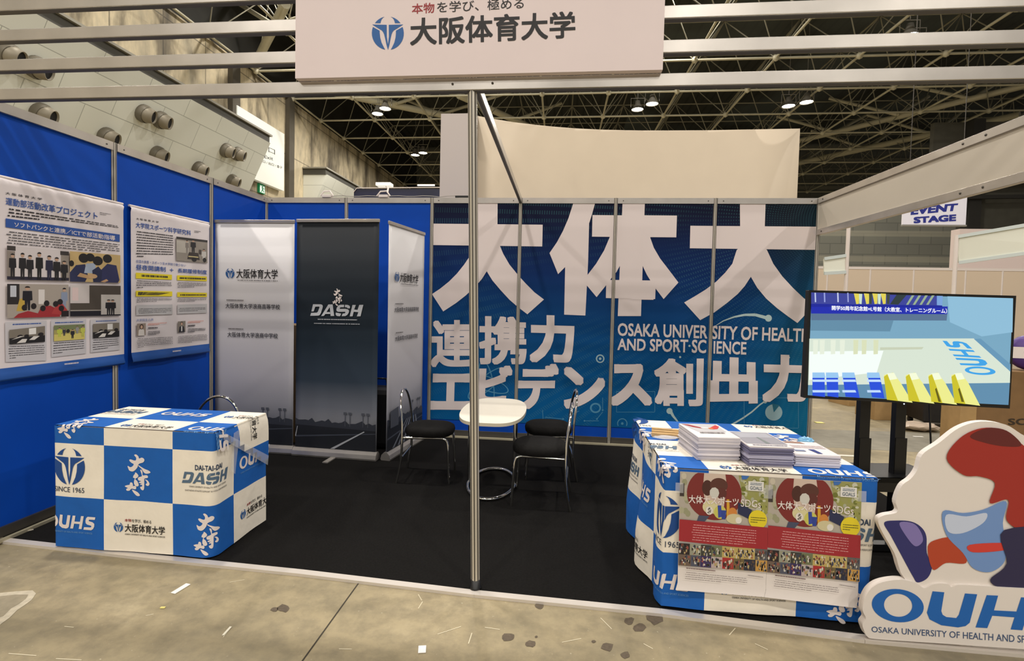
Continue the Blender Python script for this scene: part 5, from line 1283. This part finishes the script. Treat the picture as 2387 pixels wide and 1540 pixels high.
def sdg_posters():
    Y = RC['yf'] - .022
    fn0 = lambda u, v: onY(u, v, Y)
    fn = place_plane(fn0, (0, -1, 0)); r = zoom(1440, 940, .35068); s6 = zoom(1560, 1080, .20124)
    for (q, lab) in ((r((415, 452), (1002, 488), (985, 1237), (398, 1190)), 'red-banded sports poster taped on the right counter, left copy'), (r((1003, 488), (1622, 525), (1597, 1308), (986, 1238)), 'red-banded sports poster taped on the right counter, right copy')):
        P4 = [fn0(*c) for c in q]
        t = root = empty('sports_poster', P4[3], lab, 'poster', 'posters on the right counter')
        m = MB(); N = 8
        vs = []
        for rr in range(N + 1):
            y = 1 - rr / N
            for c in range(5):
                u, v = bil(q, c / 4, y); w = fn0(u, v); vs.append((w.x, w.y + .001, w.z))
        # curling hem below the printed area
        for c in range(5):
            u, v = bil(q, c / 4 * 1.0, -.055); w = fn0(u, v); vs.append((w.x - .012, w.y - .012, w.z))
        m.add(vs, [(a * 5 + c, (a + 1) * 5 + c, (a + 1) * 5 + c + 1, a * 5 + c + 1) for a in range(N + 1) for c in range(4)], 0, True); t = m.build('sheet', mat('poster_paper', (226, 218, 212), .5), t)
        p = Print(fn, .00012); p.h = .0015; B = lambda x, y: bil(q, x, y)
        def pol(pts, c): p.poly([B(x, y) for x, y in pts], ink(c))
        def disc(x, y, rx, ry, c, n=24): pol([(x + rx * math.cos(2 * math.pi * k / n), min(1.0, y + ry * math.sin(2 * math.pi * k / n))) for k in range(n)], c)
        # photo area: pale blossoms and cloth, a big round red plate
        pol([(0, 1), (1, 1), (1, .545), (0, .575)], (176, 168, 156))
        pol([(.66, 1), (1, 1), (1, .7), (.8, .72), (.7, .85)], (150, 150, 92))
        R = random.Random(9)
        def dots(items): p.batch([([B(x + rx * math.cos(2 * math.pi * k / n), y + ry * math.sin(2 * math.pi * k / n)) for k in range(n)], ink(c)) for x, y, rx, ry, c, n in items])
        dots([(R.uniform(.7, .98), R.uniform(.66, .98), R.uniform(.012, .035), R.uniform(.01, .025), R.choice(((196, 196, 176), (186, 188, 150), (110, 116, 50), (168, 170, 146), (150, 152, 80))), 8) for k in range(60)])
        dots([(R.uniform(.02, .12), R.uniform(.6, .97), .03, .03, R.choice(((170, 168, 140), (196, 188, 170), (150, 150, 120))), 9) for k in range(10)])
        pol([(0, .88), (.05, .9), (.05, .78), (0, .78)], (60, 52, 50))
        disc(.39, .82, .31, .235, (122, 42, 40), 48); pol([(.0 + .08, 1), (.7, 1), (.7, 1.0), (.08, 1.0)], (134, 40, 42))
        pol([(.27, 1), (.51, 1), (.53, .9), (.5, .7), (.42, .62), (.3, .7), (.26, .86)], (206, 186, 172))
        disc(.31, .87, .06, .07, (74, 40, 34)); disc(.44, .9, .1, .065, (88, 50, 42)); disc(.47, .83, .06, .05, (92, 44, 40)); disc(.39, .83, .055, .05, (206, 204, 196), 9); disc(.35, .7, .09, .06, (214, 206, 160)); disc(.46, .66, .07, .06, (200, 196, 96))
        pol([(.43, .72), (.47, .72), (.48, .62), (.44, .61)], (50, 70, 160)); pol([(.47, .68), (.53, .68), (.52, .6), (.48, .6)], (44, 66, 150)); pol([(.53, .78), (.56, .78), (.57, .64), (.535, .62)], (212, 160, 50))
        pol([(.66, .76), (.82, .7), (.78, .62), (.66, .66)], (40, 46, 80)); pol([(.22, .62), (.34, .62), (.28, .56), (.2, .57)], (70, 76, 100))
        disc(.6, .66, .05, .05, (206, 132, 62)); disc(.62, .61, .09, .045, (206, 196, 156)); disc(.67, .6, .035, .03, (226, 222, 214), 10)
        pol([(.69, 1), (.78, 1), (.75, .97), (.7, .965)], (60, 110, 180))
        pol([(.77, .955), (.945, .955), (.945, .87), (.77, .87)], (226, 224, 220))
        q2 = [B(.79, .945), B(.925, .945), B(.925, .92), B(.79, .92)]; p.lines(q2, 2, ink((90, 110, 130)), 3, .6, 1); p.text('GOALS', [B(.79, .912), B(.925, .912), B(.925, .88), B(.79, .88)], ink((100, 112, 126)), bold=.02)
        p.text('大体大スポーツ', [B(.1, .80), B(.665, .80), B(.665, .725), B(.1, .725)], WHITEI, bold=.012); p.text('SDGs', [B(.69, .79), B(.915, .79), B(.915, .725), B(.69, .725)], WHITEI, bold=0.0)
        disc(.335, .67, .042, .038, (226, 220, 212)); p.mark(BRUSH, [B(.312, .7), B(.36, .7), B(.36, .64), B(.312, .64)], BLACKI)
        disc(.885, .62, .105, .083, (226, 206, 42)); p.lines([B(.8, .645), B(.97, .645), B(.97, .585), B(.8, .585)], 3, ink((90, 90, 30)), 4, .4, .5)
        pol([(0, .575), (1, .555), (1, .355), (0, .38)], (158, 40, 48))
        p.lines([B(.14, .545), B(.87, .53), B(.87, .375), B(.14, .39)], 7, ink((222, 170, 170)), 5, .22, .8)
        cols = [(40, 34, 36), (150, 150, 130), (60, 62, 54), (110, 116, 84), (186, 164, 98), (96, 94, 92), (110, 92, 80), (80, 84, 100), (58, 44, 92), (186, 170, 166), (168, 44, 46), (110, 96, 62), (44, 46, 62), (196, 150, 76)]
        xs1 = [0, .125, .25, .37, .49, .86, 1]; xs2 = [0, .14, .25, .37, .495, .62, .74, .87, 1]; ci = 0
        cells, specks = [], []
        for xs, ya, yb_ in ((xs1, .362, .262), (xs2, .262, .162)):
            for xa, xb in zip(xs, xs[1:]):
                cells.append(([B(xa, ya), B(xb, ya), B(xb, yb_), B(xa, yb_)], ink(cols[ci % 14]))); ci += 1
                for k in range(int(22 * (xb - xa) / .12)):
                    specks.append((R.uniform(xa + .012, xb - .012), R.uniform(yb_ + .012, ya - .018), R.uniform(.005, .012), R.uniform(.006, .02), R.choice(((206, 202, 190), (30, 28, 30), (176, 156, 110), (90, 70, 56), (150, 80, 70), (60, 66, 90), (40, 40, 40))), 7))
        p.batch(cells); dots(specks)
        p.lines([B(.08, .15), B(.42, .145), B(.42, .13), B(.08, .135)], 1, ink((120, 96, 96)), 6, .6, 1); p.lines([B(.07, .115), B(.78, .1), B(.78, .03), B(.07, .04)], 4, ink((140, 132, 132)), 7, .25, .6); p.lines([B(.78, .128), B(.96, .12), B(.96, .108), B(.78, .115)], 1, ink((140, 132, 132)), 8, .5, 1)
        p.build('printing', t)
        for (x0, y0) in ((-.05, .9), (.96, .93)):
            m = MB(); a, b, c, d = [fn0(*B(x, y)) + Vector((0, -.003, 0)) for x, y in ((x0, y0), (x0 + .09, y0), (x0 + .09, y0 - .09), (x0, y0 - .09))]; m.quad(d, c, b, a); m.build('clear_tape', MATS['clear_tape'], root)
sdg_posters()

# ------------------------------------------------------------------ brochures on the right counter
def stacks():
    zt = RC['zt'] + .0065
    c7 = zoom(1470, 960, .21785)
    def stack(fl, fr, w, d, h, n, kind, seed, top_lab, rest_lab, group, sheet):
        a, b = onZ(*c7(fl)[0], zt), onZ(*c7(fr)[0], zt); dx = (b - a); rz = math.atan2(dx.y, dx.x); R = random.Random(seed); c = (a + b) / 2
        th = h / n; base = None
        ux = Vector((math.cos(rz), math.sin(rz), 0)); uy = Vector((-ux.y, ux.x, 0)); cen = c + uy * d / 2; cen.z = zt
        protos = []
        for v in range(2):
            m = MB(); s_ = th * .44
            m.box((-w / 2, -d / 2, 0), (w / 2, d / 2, th * .94)); protos.append(m)
        for k in range(n):
            if k < 2: o = protos[k].build(kind, sheet[k]); base = base or []; base.append(o)
            else:
                o = base[R.randrange(2)].copy(); COL.objects.link(o)
            o.location = cen + ux * R.uniform(-.004, .004) + uy * R.uniform(-.004, .004) + Vector((0, 0, k * th)); o.rotation_euler = (0, 0, rz + R.uniform(-.012, .012))
            tag(o, rest_lab, 'brochure', group)
        o.rotation_euler = (0, 0, rz); o.location = cen + Vector((0, 0, (n - 1) * th))
        last = o
        last.data = last.data.copy(); last.data.materials.clear(); last.data.materials.append(sheet[2]); tag(last, top_lab, 'brochure', group)
        M = last.matrix_basis.copy()
        return last, lambda x, y, hh: M @ Vector((x * w - w / 2, y * d - d / 2, th * .94 + hh))
    W1, W2 = mat('page_white', (224, 218, 222), .6), mat('page_grey', (190, 186, 194), .6)
    L1, L2 = mat('page_lilac', (176, 174, 196), .6), mat('page_violet', (112, 110, 140), .6)
    TOP = mat('cover_white', (232, 226, 226), .4)
    o, f = stack((718, 512), (1162, 522), .215, .297, .118, 24, 'brochure', 1, 'topmost white brochure with red wing print on the tallest stack', 'white brochure within the tallest stack, under the red wing cover', 'tallest brochure stack', (W1, W2, TOP))
    p = Print(f); p.poly([(.05, .97), (.95, .97), (.9, .4), (.2, .4)], ink((190, 188, 190))); p.poly([(.04, .95), (.2, .92), (.48, .66), (.4, .62), (.22, .72)], REDI); p.poly([(.9, .9), (.62, .66), (.66, .56), (.8, .6), (.95, .8)], ink((196, 44, 40))); p.disc(.5, .66, .1, .04, WHITEI); p.disc(.64, .62, .06, .05, ink((230, 120, 60)))
    p.tbox('大学案内', .2, .32, .8, .24, DKI, bold=.01) if False else p.lines(((.18, .34), (.8, .34), (.8, .26), (.18, .26)), 1, ink((90, 84, 84)), 3, .9, 1); p.build('cover_print', o)
    o, f = stack((1245, 575), (1752, 595), .215, .297, .1, 18, 'brochure', 2, 'topmost grey landscape-covered brochure on the middle violet-edged stack', 'violet-edged brochure within the middle stack', 'middle brochure stack', (L1, L2, TOP))
    p = Print(f); p.poly([(.03, .96), (.97, .96), (.97, .16), (.03, .16)], ink((150, 148, 156))); p.poly([(.1, .9), (.9, .9), (.9, .6), (.1, .55)], ink((168, 168, 176))); p.poly([(.5, .6), (.55, .6), (.6, .2), (.5, .2)], ink((120, 128, 126))); p.lines(((.1, .1), (.9, .1), (.9, .05), (.1, .05)), 1, ink((120, 116, 130)), 4, .8, 1); p.build('cover_print', o)
    o, f = stack((1768, 578), (2228, 602), .215, .25, .062, 12, 'brochure', 3, 'topmost white brochure with navy marks on the lowest stack', 'white brochure within the lowest stack, nearest the cutout board', 'lowest brochure stack', (W1, W2, TOP))
    p = Print(f); p.poly([(.1, .97), (.6, .97), (.65, .82), (.15, .85)], ink((150, 116, 100))); p.lines(((.1, .7), (.95, .7), (.95, .45), (.1, .45)), 3, ink((196, 180, 178)), 3, .6, 1); p.poly([(.48, .38), (.62, .38), (.66, .08), (.55, .08)], ink((44, 56, 120))); p.poly([(.1, .3), (.35, .3), (.36, .2), (.12, .2)], ink((120, 130, 160))); p.build('cover_print', o)
    # wooden sticks in a clear bag
    for k in range(3):
        a, b = onZ(*c7((225, 258 - 26 * k))[0], zt), onZ(*c7((588, 285 - 24 * k))[0], zt)
        m = MB(); m.bar(a + Vector((0, 0, .012)), b + Vector((0, 0, .012)), .028, .022); o = m.build('wooden_stick', mat('pale_wood', (206, 168, 112), .5, 0, .12, 30)); tag(o, ('front', 'middle', 'rear')[k] + ' pale wooden stick of the bundle on the right counter\'s left side', 'stick', 'bundle of wooden sticks')
    a = onZ(*c7((400, 300))[0], zt)
    bm = bmesh.new(); bmesh.ops.create_icosphere(bm, subdivisions=3, radius=1); R = random.Random(5); m = MB()
    m.add([(a.x - .01 + v.co.x * .075 * R.uniform(.8, 1.1), a.y + .015 + v.co.y * .02, zt + .012 + v.co.z * .011 * R.uniform(.6, 1.2)) for v in bm.verts], [[v.index for v in f_.verts] for f_ in bm.faces]); bm.free()
    g = NT('clear_plastic'); g.b.inputs['Base Color'].default_value = (.95, .96, 1, 1); g.b.inputs['Roughness'].default_value = .08; g.b.inputs['Alpha'].default_value = .35
    o = m.build('plastic_bag', g.m); tag(o, 'crumpled clear plastic bag in front of the wooden sticks', 'bag')
    a = onZ(*c7((1920, 335))[0], zt + .03)
    bm = bmesh.new(); bmesh.ops.create_icosphere(bm, subdivisions=3, radius=1); m = MB()
    m.add([(a.x + v.co.x * .045 * R.uniform(.75, 1.1), a.y + .05 + v.co.y * .03 * R.uniform(.75, 1.1), zt + .03 + v.co.z * .03 * R.uniform(.7, 1)) for v in bm.verts], [[v.index for v in f_.verts] for f_ in bm.faces]); bm.free()
    o = m.build('plastic_bag', mat('blue_plastic', (120, 176, 214), .25)); tag(o, 'crumpled pale blue plastic bag behind the lowest brochure stack', 'bag')
stacks()

# ------------------------------------------------------------------ television on its stand
def television():
    D = 3.06
    A, B = onD(1885, 677, D), onD(2367, 690, D); d = B - A; d.z = 0; d.normalize(); n = Vector((d.y, -d.x, 0))
    fn0 = lambda u, v: onP(u, v, A, n)
    Bl = fn0(1875, 926); w = (B - A).length; zt = (A.z + B.z) / 2; zb = (Bl.z + fn0(2350, 948).z) / 2
    c = A + d * ((B - A).dot(d) / 2); W = (B - A).dot(d)
    t = empty('television', (c.x, c.y, zb), 'flat black television showing a gym floor, on a floor stand', 'television')
    P = lambda s, z_, dep=0.0: A + d * s + Vector((0, 0, z_ - A.z)) + n * -dep
    m = MB(); m.prism([fn0(1873.5, 927), fn0(2354, 952), fn0(2369, 689), fn0(1886, 676)], n * -.035); casing = m.build('casing', BLACKPL, t, bevel=.003)
    m = MB(); m.prism([P(.1, zb + .08, .035), P(W - .1, zb + .08, .035), P(W - .1, zt - .15, .035), P(.1, zt - .15, .035)], n * -.03); m.build('rear_cover', BLACKPL, t)
    fn = place_plane(fn0, n); z = zoom(1840, 400, .38961); p = Print(fn, .00012); E = 1.05
    G = lambda c: glow(c, E)
    # picture
    p.poly(z((133, 724), (1338, 757), (1306, 1394), (110, 1336)), G((118, 164, 190)))
    p.poly(z((945, 745), (1338, 757), (1334, 960), (1150, 985), (960, 900)), G((140, 186, 212)))
    p.poly(z((130, 722), (915, 744), (912, 800), (130, 790)), G((58, 66, 150)))
    for x, kc in ((150, (190, 200, 230)), (205, (150, 160, 220)), (285, (200, 206, 232)), (345, (150, 156, 210))): p.poly(z((x, 724), (x + 8, 724), (x + 10, 780), (x + 2, 780)), G(kc))
    for x in (385, 445, 495, 545): p.poly(z((x, 728), (x + 32, 730), (x + 30, 790), (x + 14, 792)), G((222, 206, 84))); 
    for k, x in enumerate((415, 475, 527, 580)): p.poly(z((x, 730), (x + 20, 731), (x + 16, 792), (x + 2, 790)), G((60, 70, 60) if k % 2 else (200, 220, 200)))
    p.poly(z((640, 736), (700, 737), (650, 795), (600, 793)), G((44, 58, 60)))
    for x in (730, 770, 810, 850): p.poly(z((x, 740), (x + 16, 740), (x - 20, 796), (x - 34, 796)), G((150, 172, 140)))
    p.poly(z((880, 742), (915, 743), (912, 800), (880, 798)), G((120, 160, 214)))
    p.poly(z((128, 805), (945, 806), (942, 852), (128, 848)), G((24, 40, 170))); p.poly(z((128, 790), (912, 800), (912, 812), (128, 808)), G((20, 34, 150)))
    p.poly(z((128, 848), (942, 852), (938, 890), (128, 888)), G((86, 112, 142))); p.poly(z((124, 888), (620, 890), (600, 955), (124, 950)), G((96, 138, 164)))
    p.poly(z((118, 998), (1100, 997), (1318, 1195), (1316, 1262), (110, 1275)), G((212, 224, 208)))
    p.poly(z((118, 1075), (560, 1070), (520, 1200), (116, 1245)), G((240, 250, 244))); p.poly(z((540, 1050), (800, 1048), (790, 1062), (540, 1066)), G((196, 204, 180)))
    for x in (140, 180, 245, 300, 380, 430, 500): p.poly(z((x, 1006), (x + 30, 1006), (x + 26, 1090), (x, 1092)), G((214, 220, 184) if x > 330 else (226, 234, 216)))
    p.poly(z((110, 1275), (1314, 1262), (1306, 1394), (110, 1336)), G((92, 138, 170)))
    p.poly(z((1100, 1000), (1318, 1195), (1318, 1150), (1140, 998)), G((100, 148, 180)))
    p.mark(OUHS, z((1075, 1215), (915, 1010), (1035, 1008), (1255, 1215)), G((60, 160, 226)))
    for k, x in enumerate((135, 215, 312, 460)):
        p.poly(z((x, 1200), (x + 72, 1200), (x + 105 - 30 * (k < 2), 1346 + 3 * k), (x + 10 * k, 1338 + 3 * k)), G((30, 76, 214))); p.poly(z((x, 1200), (x + 72, 1200), (x + 78, 1232), (x, 1232)), G((150, 196, 236)))
        for yy in (1242, 1305): p.poly(z((x, yy), (x + 78, yy), (x + 84, yy + 14), (x + 2, yy + 14)), G((190, 216, 250)))
    for k, x in enumerate((560, 690, 825, 962)):
        p.poly(z((x, 1215), (x + 55, 1200), (x + 100, 1260), (x + 172, 1380 + 6 * k), (x + 30, 1362 + 6 * k)), G((232, 232, 140))); p.poly(z((x, 1225), (x + 22, 1210), (x + 85, 1370 + 6 * k), (x + 18, 1362 + 6 * k)), G((200, 190, 40))); p.poly(z((x + 20, 1205), (x + 62, 1202), (x + 80, 1238), (x + 35, 1245)), G((240, 246, 214)))
        if k > 1: p.poly(z((x + 40, 1300), (x + 48, 1290), (x + 76, 1376), (x + 60, 1374)), G((96, 90, 20)))
    p.text('開学50周年記念館=L号館（大教室、トレーニングルーム）', z((248, 800), (935, 818), (935, 848), (248, 828)), G((250, 252, 255)), bold=.02)
    p.build('screen', casing)
    m = MB(); q = fn0(2107, 941); m.lathe([(.001, .002), (.004, .001), (.004, 0)], o=q + n * .001, axis=n, seg=10); m.build('power_light', glow((220, 230, 255), 2), t)
    # stand
    b = c - n * .10
    s = empty('television_stand', (b.x, b.y, .012), 'black steel floor stand with two posts and a shelf carrying the television', 'stand')
    def at(u, v, off): return onP(u, v, A - n * off, n)
    for u in (2013, 2096):
        q = at(u, 945, .10); m = MB(); m.bar((q.x, q.y, .05), (q.x, q.y, zt - .2), .062, .04, up=(n.x, n.y, 0)); m.build('post', BLACKM, s)
        m = MB(); q2 = at(u, 1000, .10); m.bar((q2.x, q2.y, .05), (q2.x, q2.y, q2.z - .05), .07, .048, up=(n.x, n.y, 0)); m.build('sleeve', BLACKM, s)
    q0, q1 = at(2013, 945, .07), at(2096, 945, .07); cc = (q0 + q1) / 2
    m = MB(); m.bar((cc.x - d.x * .3, cc.y - d.y * .3, zb + .3), (cc.x + d.x * .3, cc.y + d.y * .3, zb + .3), .03, .08); m.build('mount_bar', BLACKM, s)
    z_s = at(2050, 1125, .0).z
    m = MB(); sh = [(-.05, -.0), (.5, .0), (.5, -.3), (-.05, -.3)]; o = at(2013, 1120, .0); o = Vector((o.x, o.y, 0))
    m.prism([o + d * x + n * y + Vector((0, 0, z_s + .03)) for x, y in sh], (0, 0, -.03)); m.prism([o + d * x + n * y + Vector((0, 0, z_s + .03)) for x, y in [(-.05, 0), (.5, 0), (.5, -.012), (-.05, -.012)]], (0, 0, -.085)); m.build('shelf', BLACKM, s, bevel=.003)
    m = MB(); ob = Vector((cc.x, cc.y, 0)) - n * .03
    for sx in (-.32, .32): m.bar(ob + d * sx + n * .32 + Vector((0, 0, .045)), ob + d * sx - n * .3 + Vector((0, 0, .045)), .05, .03)
    m.bar(ob - d * .34 + Vector((0, 0, .045)), ob + d * .34 + Vector((0, 0, .045)), .06, .04); m.build('base', BLACKM, s)
    for sx in (-.32, .32):
        for sy in (.3, -.28):
            q = ob + d * sx + n * sy; m = MB(); m.lathe([(.001, -.012), (.02, -.012), (.02, .012), (.001, .012)], o=(q.x, q.y, .032), axis=d, seg=14); m.build('caster', BLACKPL, s)
    # cable
    a0 = at(2165, 945, .05); m = MB(); pts = [a0 + Vector((0, 0, .05)), at(2168, 985, .05), at(2170, 1035, .06), at(2172, 1085, .05)]; m.tube(smooth_path(pts, 6), .005, 6); o = m.build('power_cable', BLACKPL); tag(o, 'black power cable hanging down from the television', 'cable')
television()

# ------------------------------------------------------------------ cutout board
def cutout():
    Y = -3.105
    fn0 = lambda u, v: onY(u, v, Y); fn = place_plane(fn0, (0, -1, 0)); z = zoom(1960, 940, .38961)
    t = empty('cutout_board', fn0(2200, 1500), 'thick white cutout display board with blue OUHS lettering at the front right', 'display board')
    low = z((160, 1395), (140, 1360), (130, 1320), (150, 1285), (132, 1240), (140, 1180), (170, 1120), (220, 1080), (290, 1060), (370, 1055), (450, 1075), (500, 1105), (560, 1080), (640, 1080), (665, 1100), (700, 1085), (820, 1090), (960, 1100), (1160, 1110), (1400, 1120), (1500, 1200), (1500, 1490), (1100, 1470), (700, 1442), (400, 1422), (200, 1408))
    top = z((440, 1090), (330, 900), (250, 760), (235, 700), (270, 675), (350, 655), (340, 590), (375, 500), (430, 455), (470, 400), (500, 310), (600, 240), (720, 150), (850, 112), (1000, 130), (1120, 200), (1300, 260), (1420, 420), (1450, 700), (1450, 1150), (900, 1160))
    def sm(pts, n=5):
        N = len(pts); out = []
        for i in range(N):
            p0, p1, p2, p3 = [Vector((*pts[(i + k) % N], 0)) for k in (-1, 0, 1, 2)]
            for k in range(n):
                q = k / n; v = .5 * ((2 * p1) + (p2 - p0) * q + (2 * p0 - 5 * p1 + 4 * p2 - p3) * q * q + (3 * p1 - p0 - 3 * p2 + p3) * q ** 3); out.append((v.x, v.y))
        return out
    WB = mat('foam_white', (226, 218, 210), .55)
    m = MB(); m.prism([fn0(*p) for p in sm(low)], (0, .035, 0)); lowb = m.build('base_board', WB, t, bevel=.004)
    m = MB(); m.prism([fn0(*p) + Vector((0, .012, 0)) for p in sm(top)], (0, .028, 0)); upb = m.build('upper_board', WB, t, bevel=.004)
    p = Print(place_plane(lambda u, v: fn0(u, v) + Vector((0, .012, 0)), (0, -1, 0)), .0006)
    # plain sweeping colour bands stand in for the drawing
    p.poly(sm(z((268, 720), (340, 706), (430, 712), (490, 745), (522, 800), (525, 900), (556, 980), (530, 1050), (470, 1078), (440, 1040), (380, 930), (310, 800)) ), ink((44, 44, 104)))
    p.poly(sm(z((360, 720), (440, 722), (486, 770), (500, 830), (455, 860), (400, 800)) ), ink((128, 116, 176)))
    p.poly(sm(z((530, 860), (600, 815), (690, 810), (740, 870), (760, 960), (640, 960), (560, 1000)) ), ink((178, 66, 36)))
    p.poly(sm(z((620, 650), (740, 660), (860, 640), (1000, 590), (980, 720), (1000, 860), (985, 960), (900, 1015), (800, 990), (740, 900), (640, 790)) ), ink((112, 146, 200)))
    p.poly(sm(z((640, 670), (760, 680), (880, 660), (860, 720), (740, 780), (650, 770)) ), ink((196, 206, 226)))
    p.poly(sm(z((780, 850), (1000, 840), (1000, 880), (800, 895)) ), ink((206, 60, 50)))
    p.poly(sm(z((640, 330), (720, 210), (850, 150), (1000, 165), (1110, 260), (1250, 330), (1350, 520), (1300, 740), (1100, 760), (1000, 700), (1010, 580), (900, 600), (930, 480), (840, 440), (740, 430)) ), ink((158, 42, 32)))
    p.poly(sm(z((780, 200), (880, 150), (1000, 165), (1090, 250), (1000, 260), (880, 240)) ), ink((96, 30, 28)))
    p.poly(sm(z((985, 760), (1400, 780), (1400, 1100), (1010, 1110), (900, 1060), (1000, 960)) ), ink((40, 36, 72)))
    p.build('colour_bands', upb)
    p = Print(fn, .0006); BL = ink((22, 98, 178))
    p.mark(OUHS, z((185, 1108), (1440, 1190), (1440, 1382), (185, 1300)), BL)
    p.build('lettering', lowb)
    p = Print(fn, .0006); p.text('OSAKA UNIVERSITY OF HEALTH AND SPORT SCIENCES', z((183, 1332), (1440, 1408), (1440, 1455), (183, 1366)), ink((60, 84, 122)), bold=.004); p.build('small_lettering', lowb)
    m = MB(); a = fn0(2250, 1505)
    m.box((a.x - .02, Y + .035, .014), (a.x + .0, Y + .3, .03)); m.prism([(a.x - .02, Y + .036, .03), (a.x - .02, Y + .28, .03), (a.x - .02, Y + .042, .6)], (.02, 0, 0)); m.build('rear_strut', WB, t)
cutout()

# ------------------------------------------------------------------ litter
for u, v, du, dv, w, lab, c in ((403, 1384, 36, -22, .028, 'white paper strip lying on the concrete in front of the left counter', (246, 244, 236)), (975, 1515, 18, -1, .045, 'small white paper square lying on the concrete near the bottom edge', (246, 244, 240)), (374, 1417, 11, 0, .012, 'tiny yellow scrap lying on the concrete below the white paper strip', (226, 214, 130)), (520, 1482, 18, -20, .01, 'thin curled white scrap on the concrete left of the floor joint', (226, 220, 200))):
    a, b = onZ(u, v), onZ(u + du, v + dv); m = MB(); m.bar(a + Vector((0, 0, .0035)), b + Vector((0, 0, .0035)), w, .003); o = m.build('paper_scrap', ink(c)); tag(o, lab, 'scrap')
m = MB(); a, b = onZ(52, 1245), onZ(78, 1239); m.bar(a + Vector((0, 0, .015)), b + Vector((0, 0, .015)), .012, .003); o = m.build('paper_scrap', ink((190, 184, 168))); tag(o, 'thin pale scrap on the black carpet left of the left counter', 'scrap')
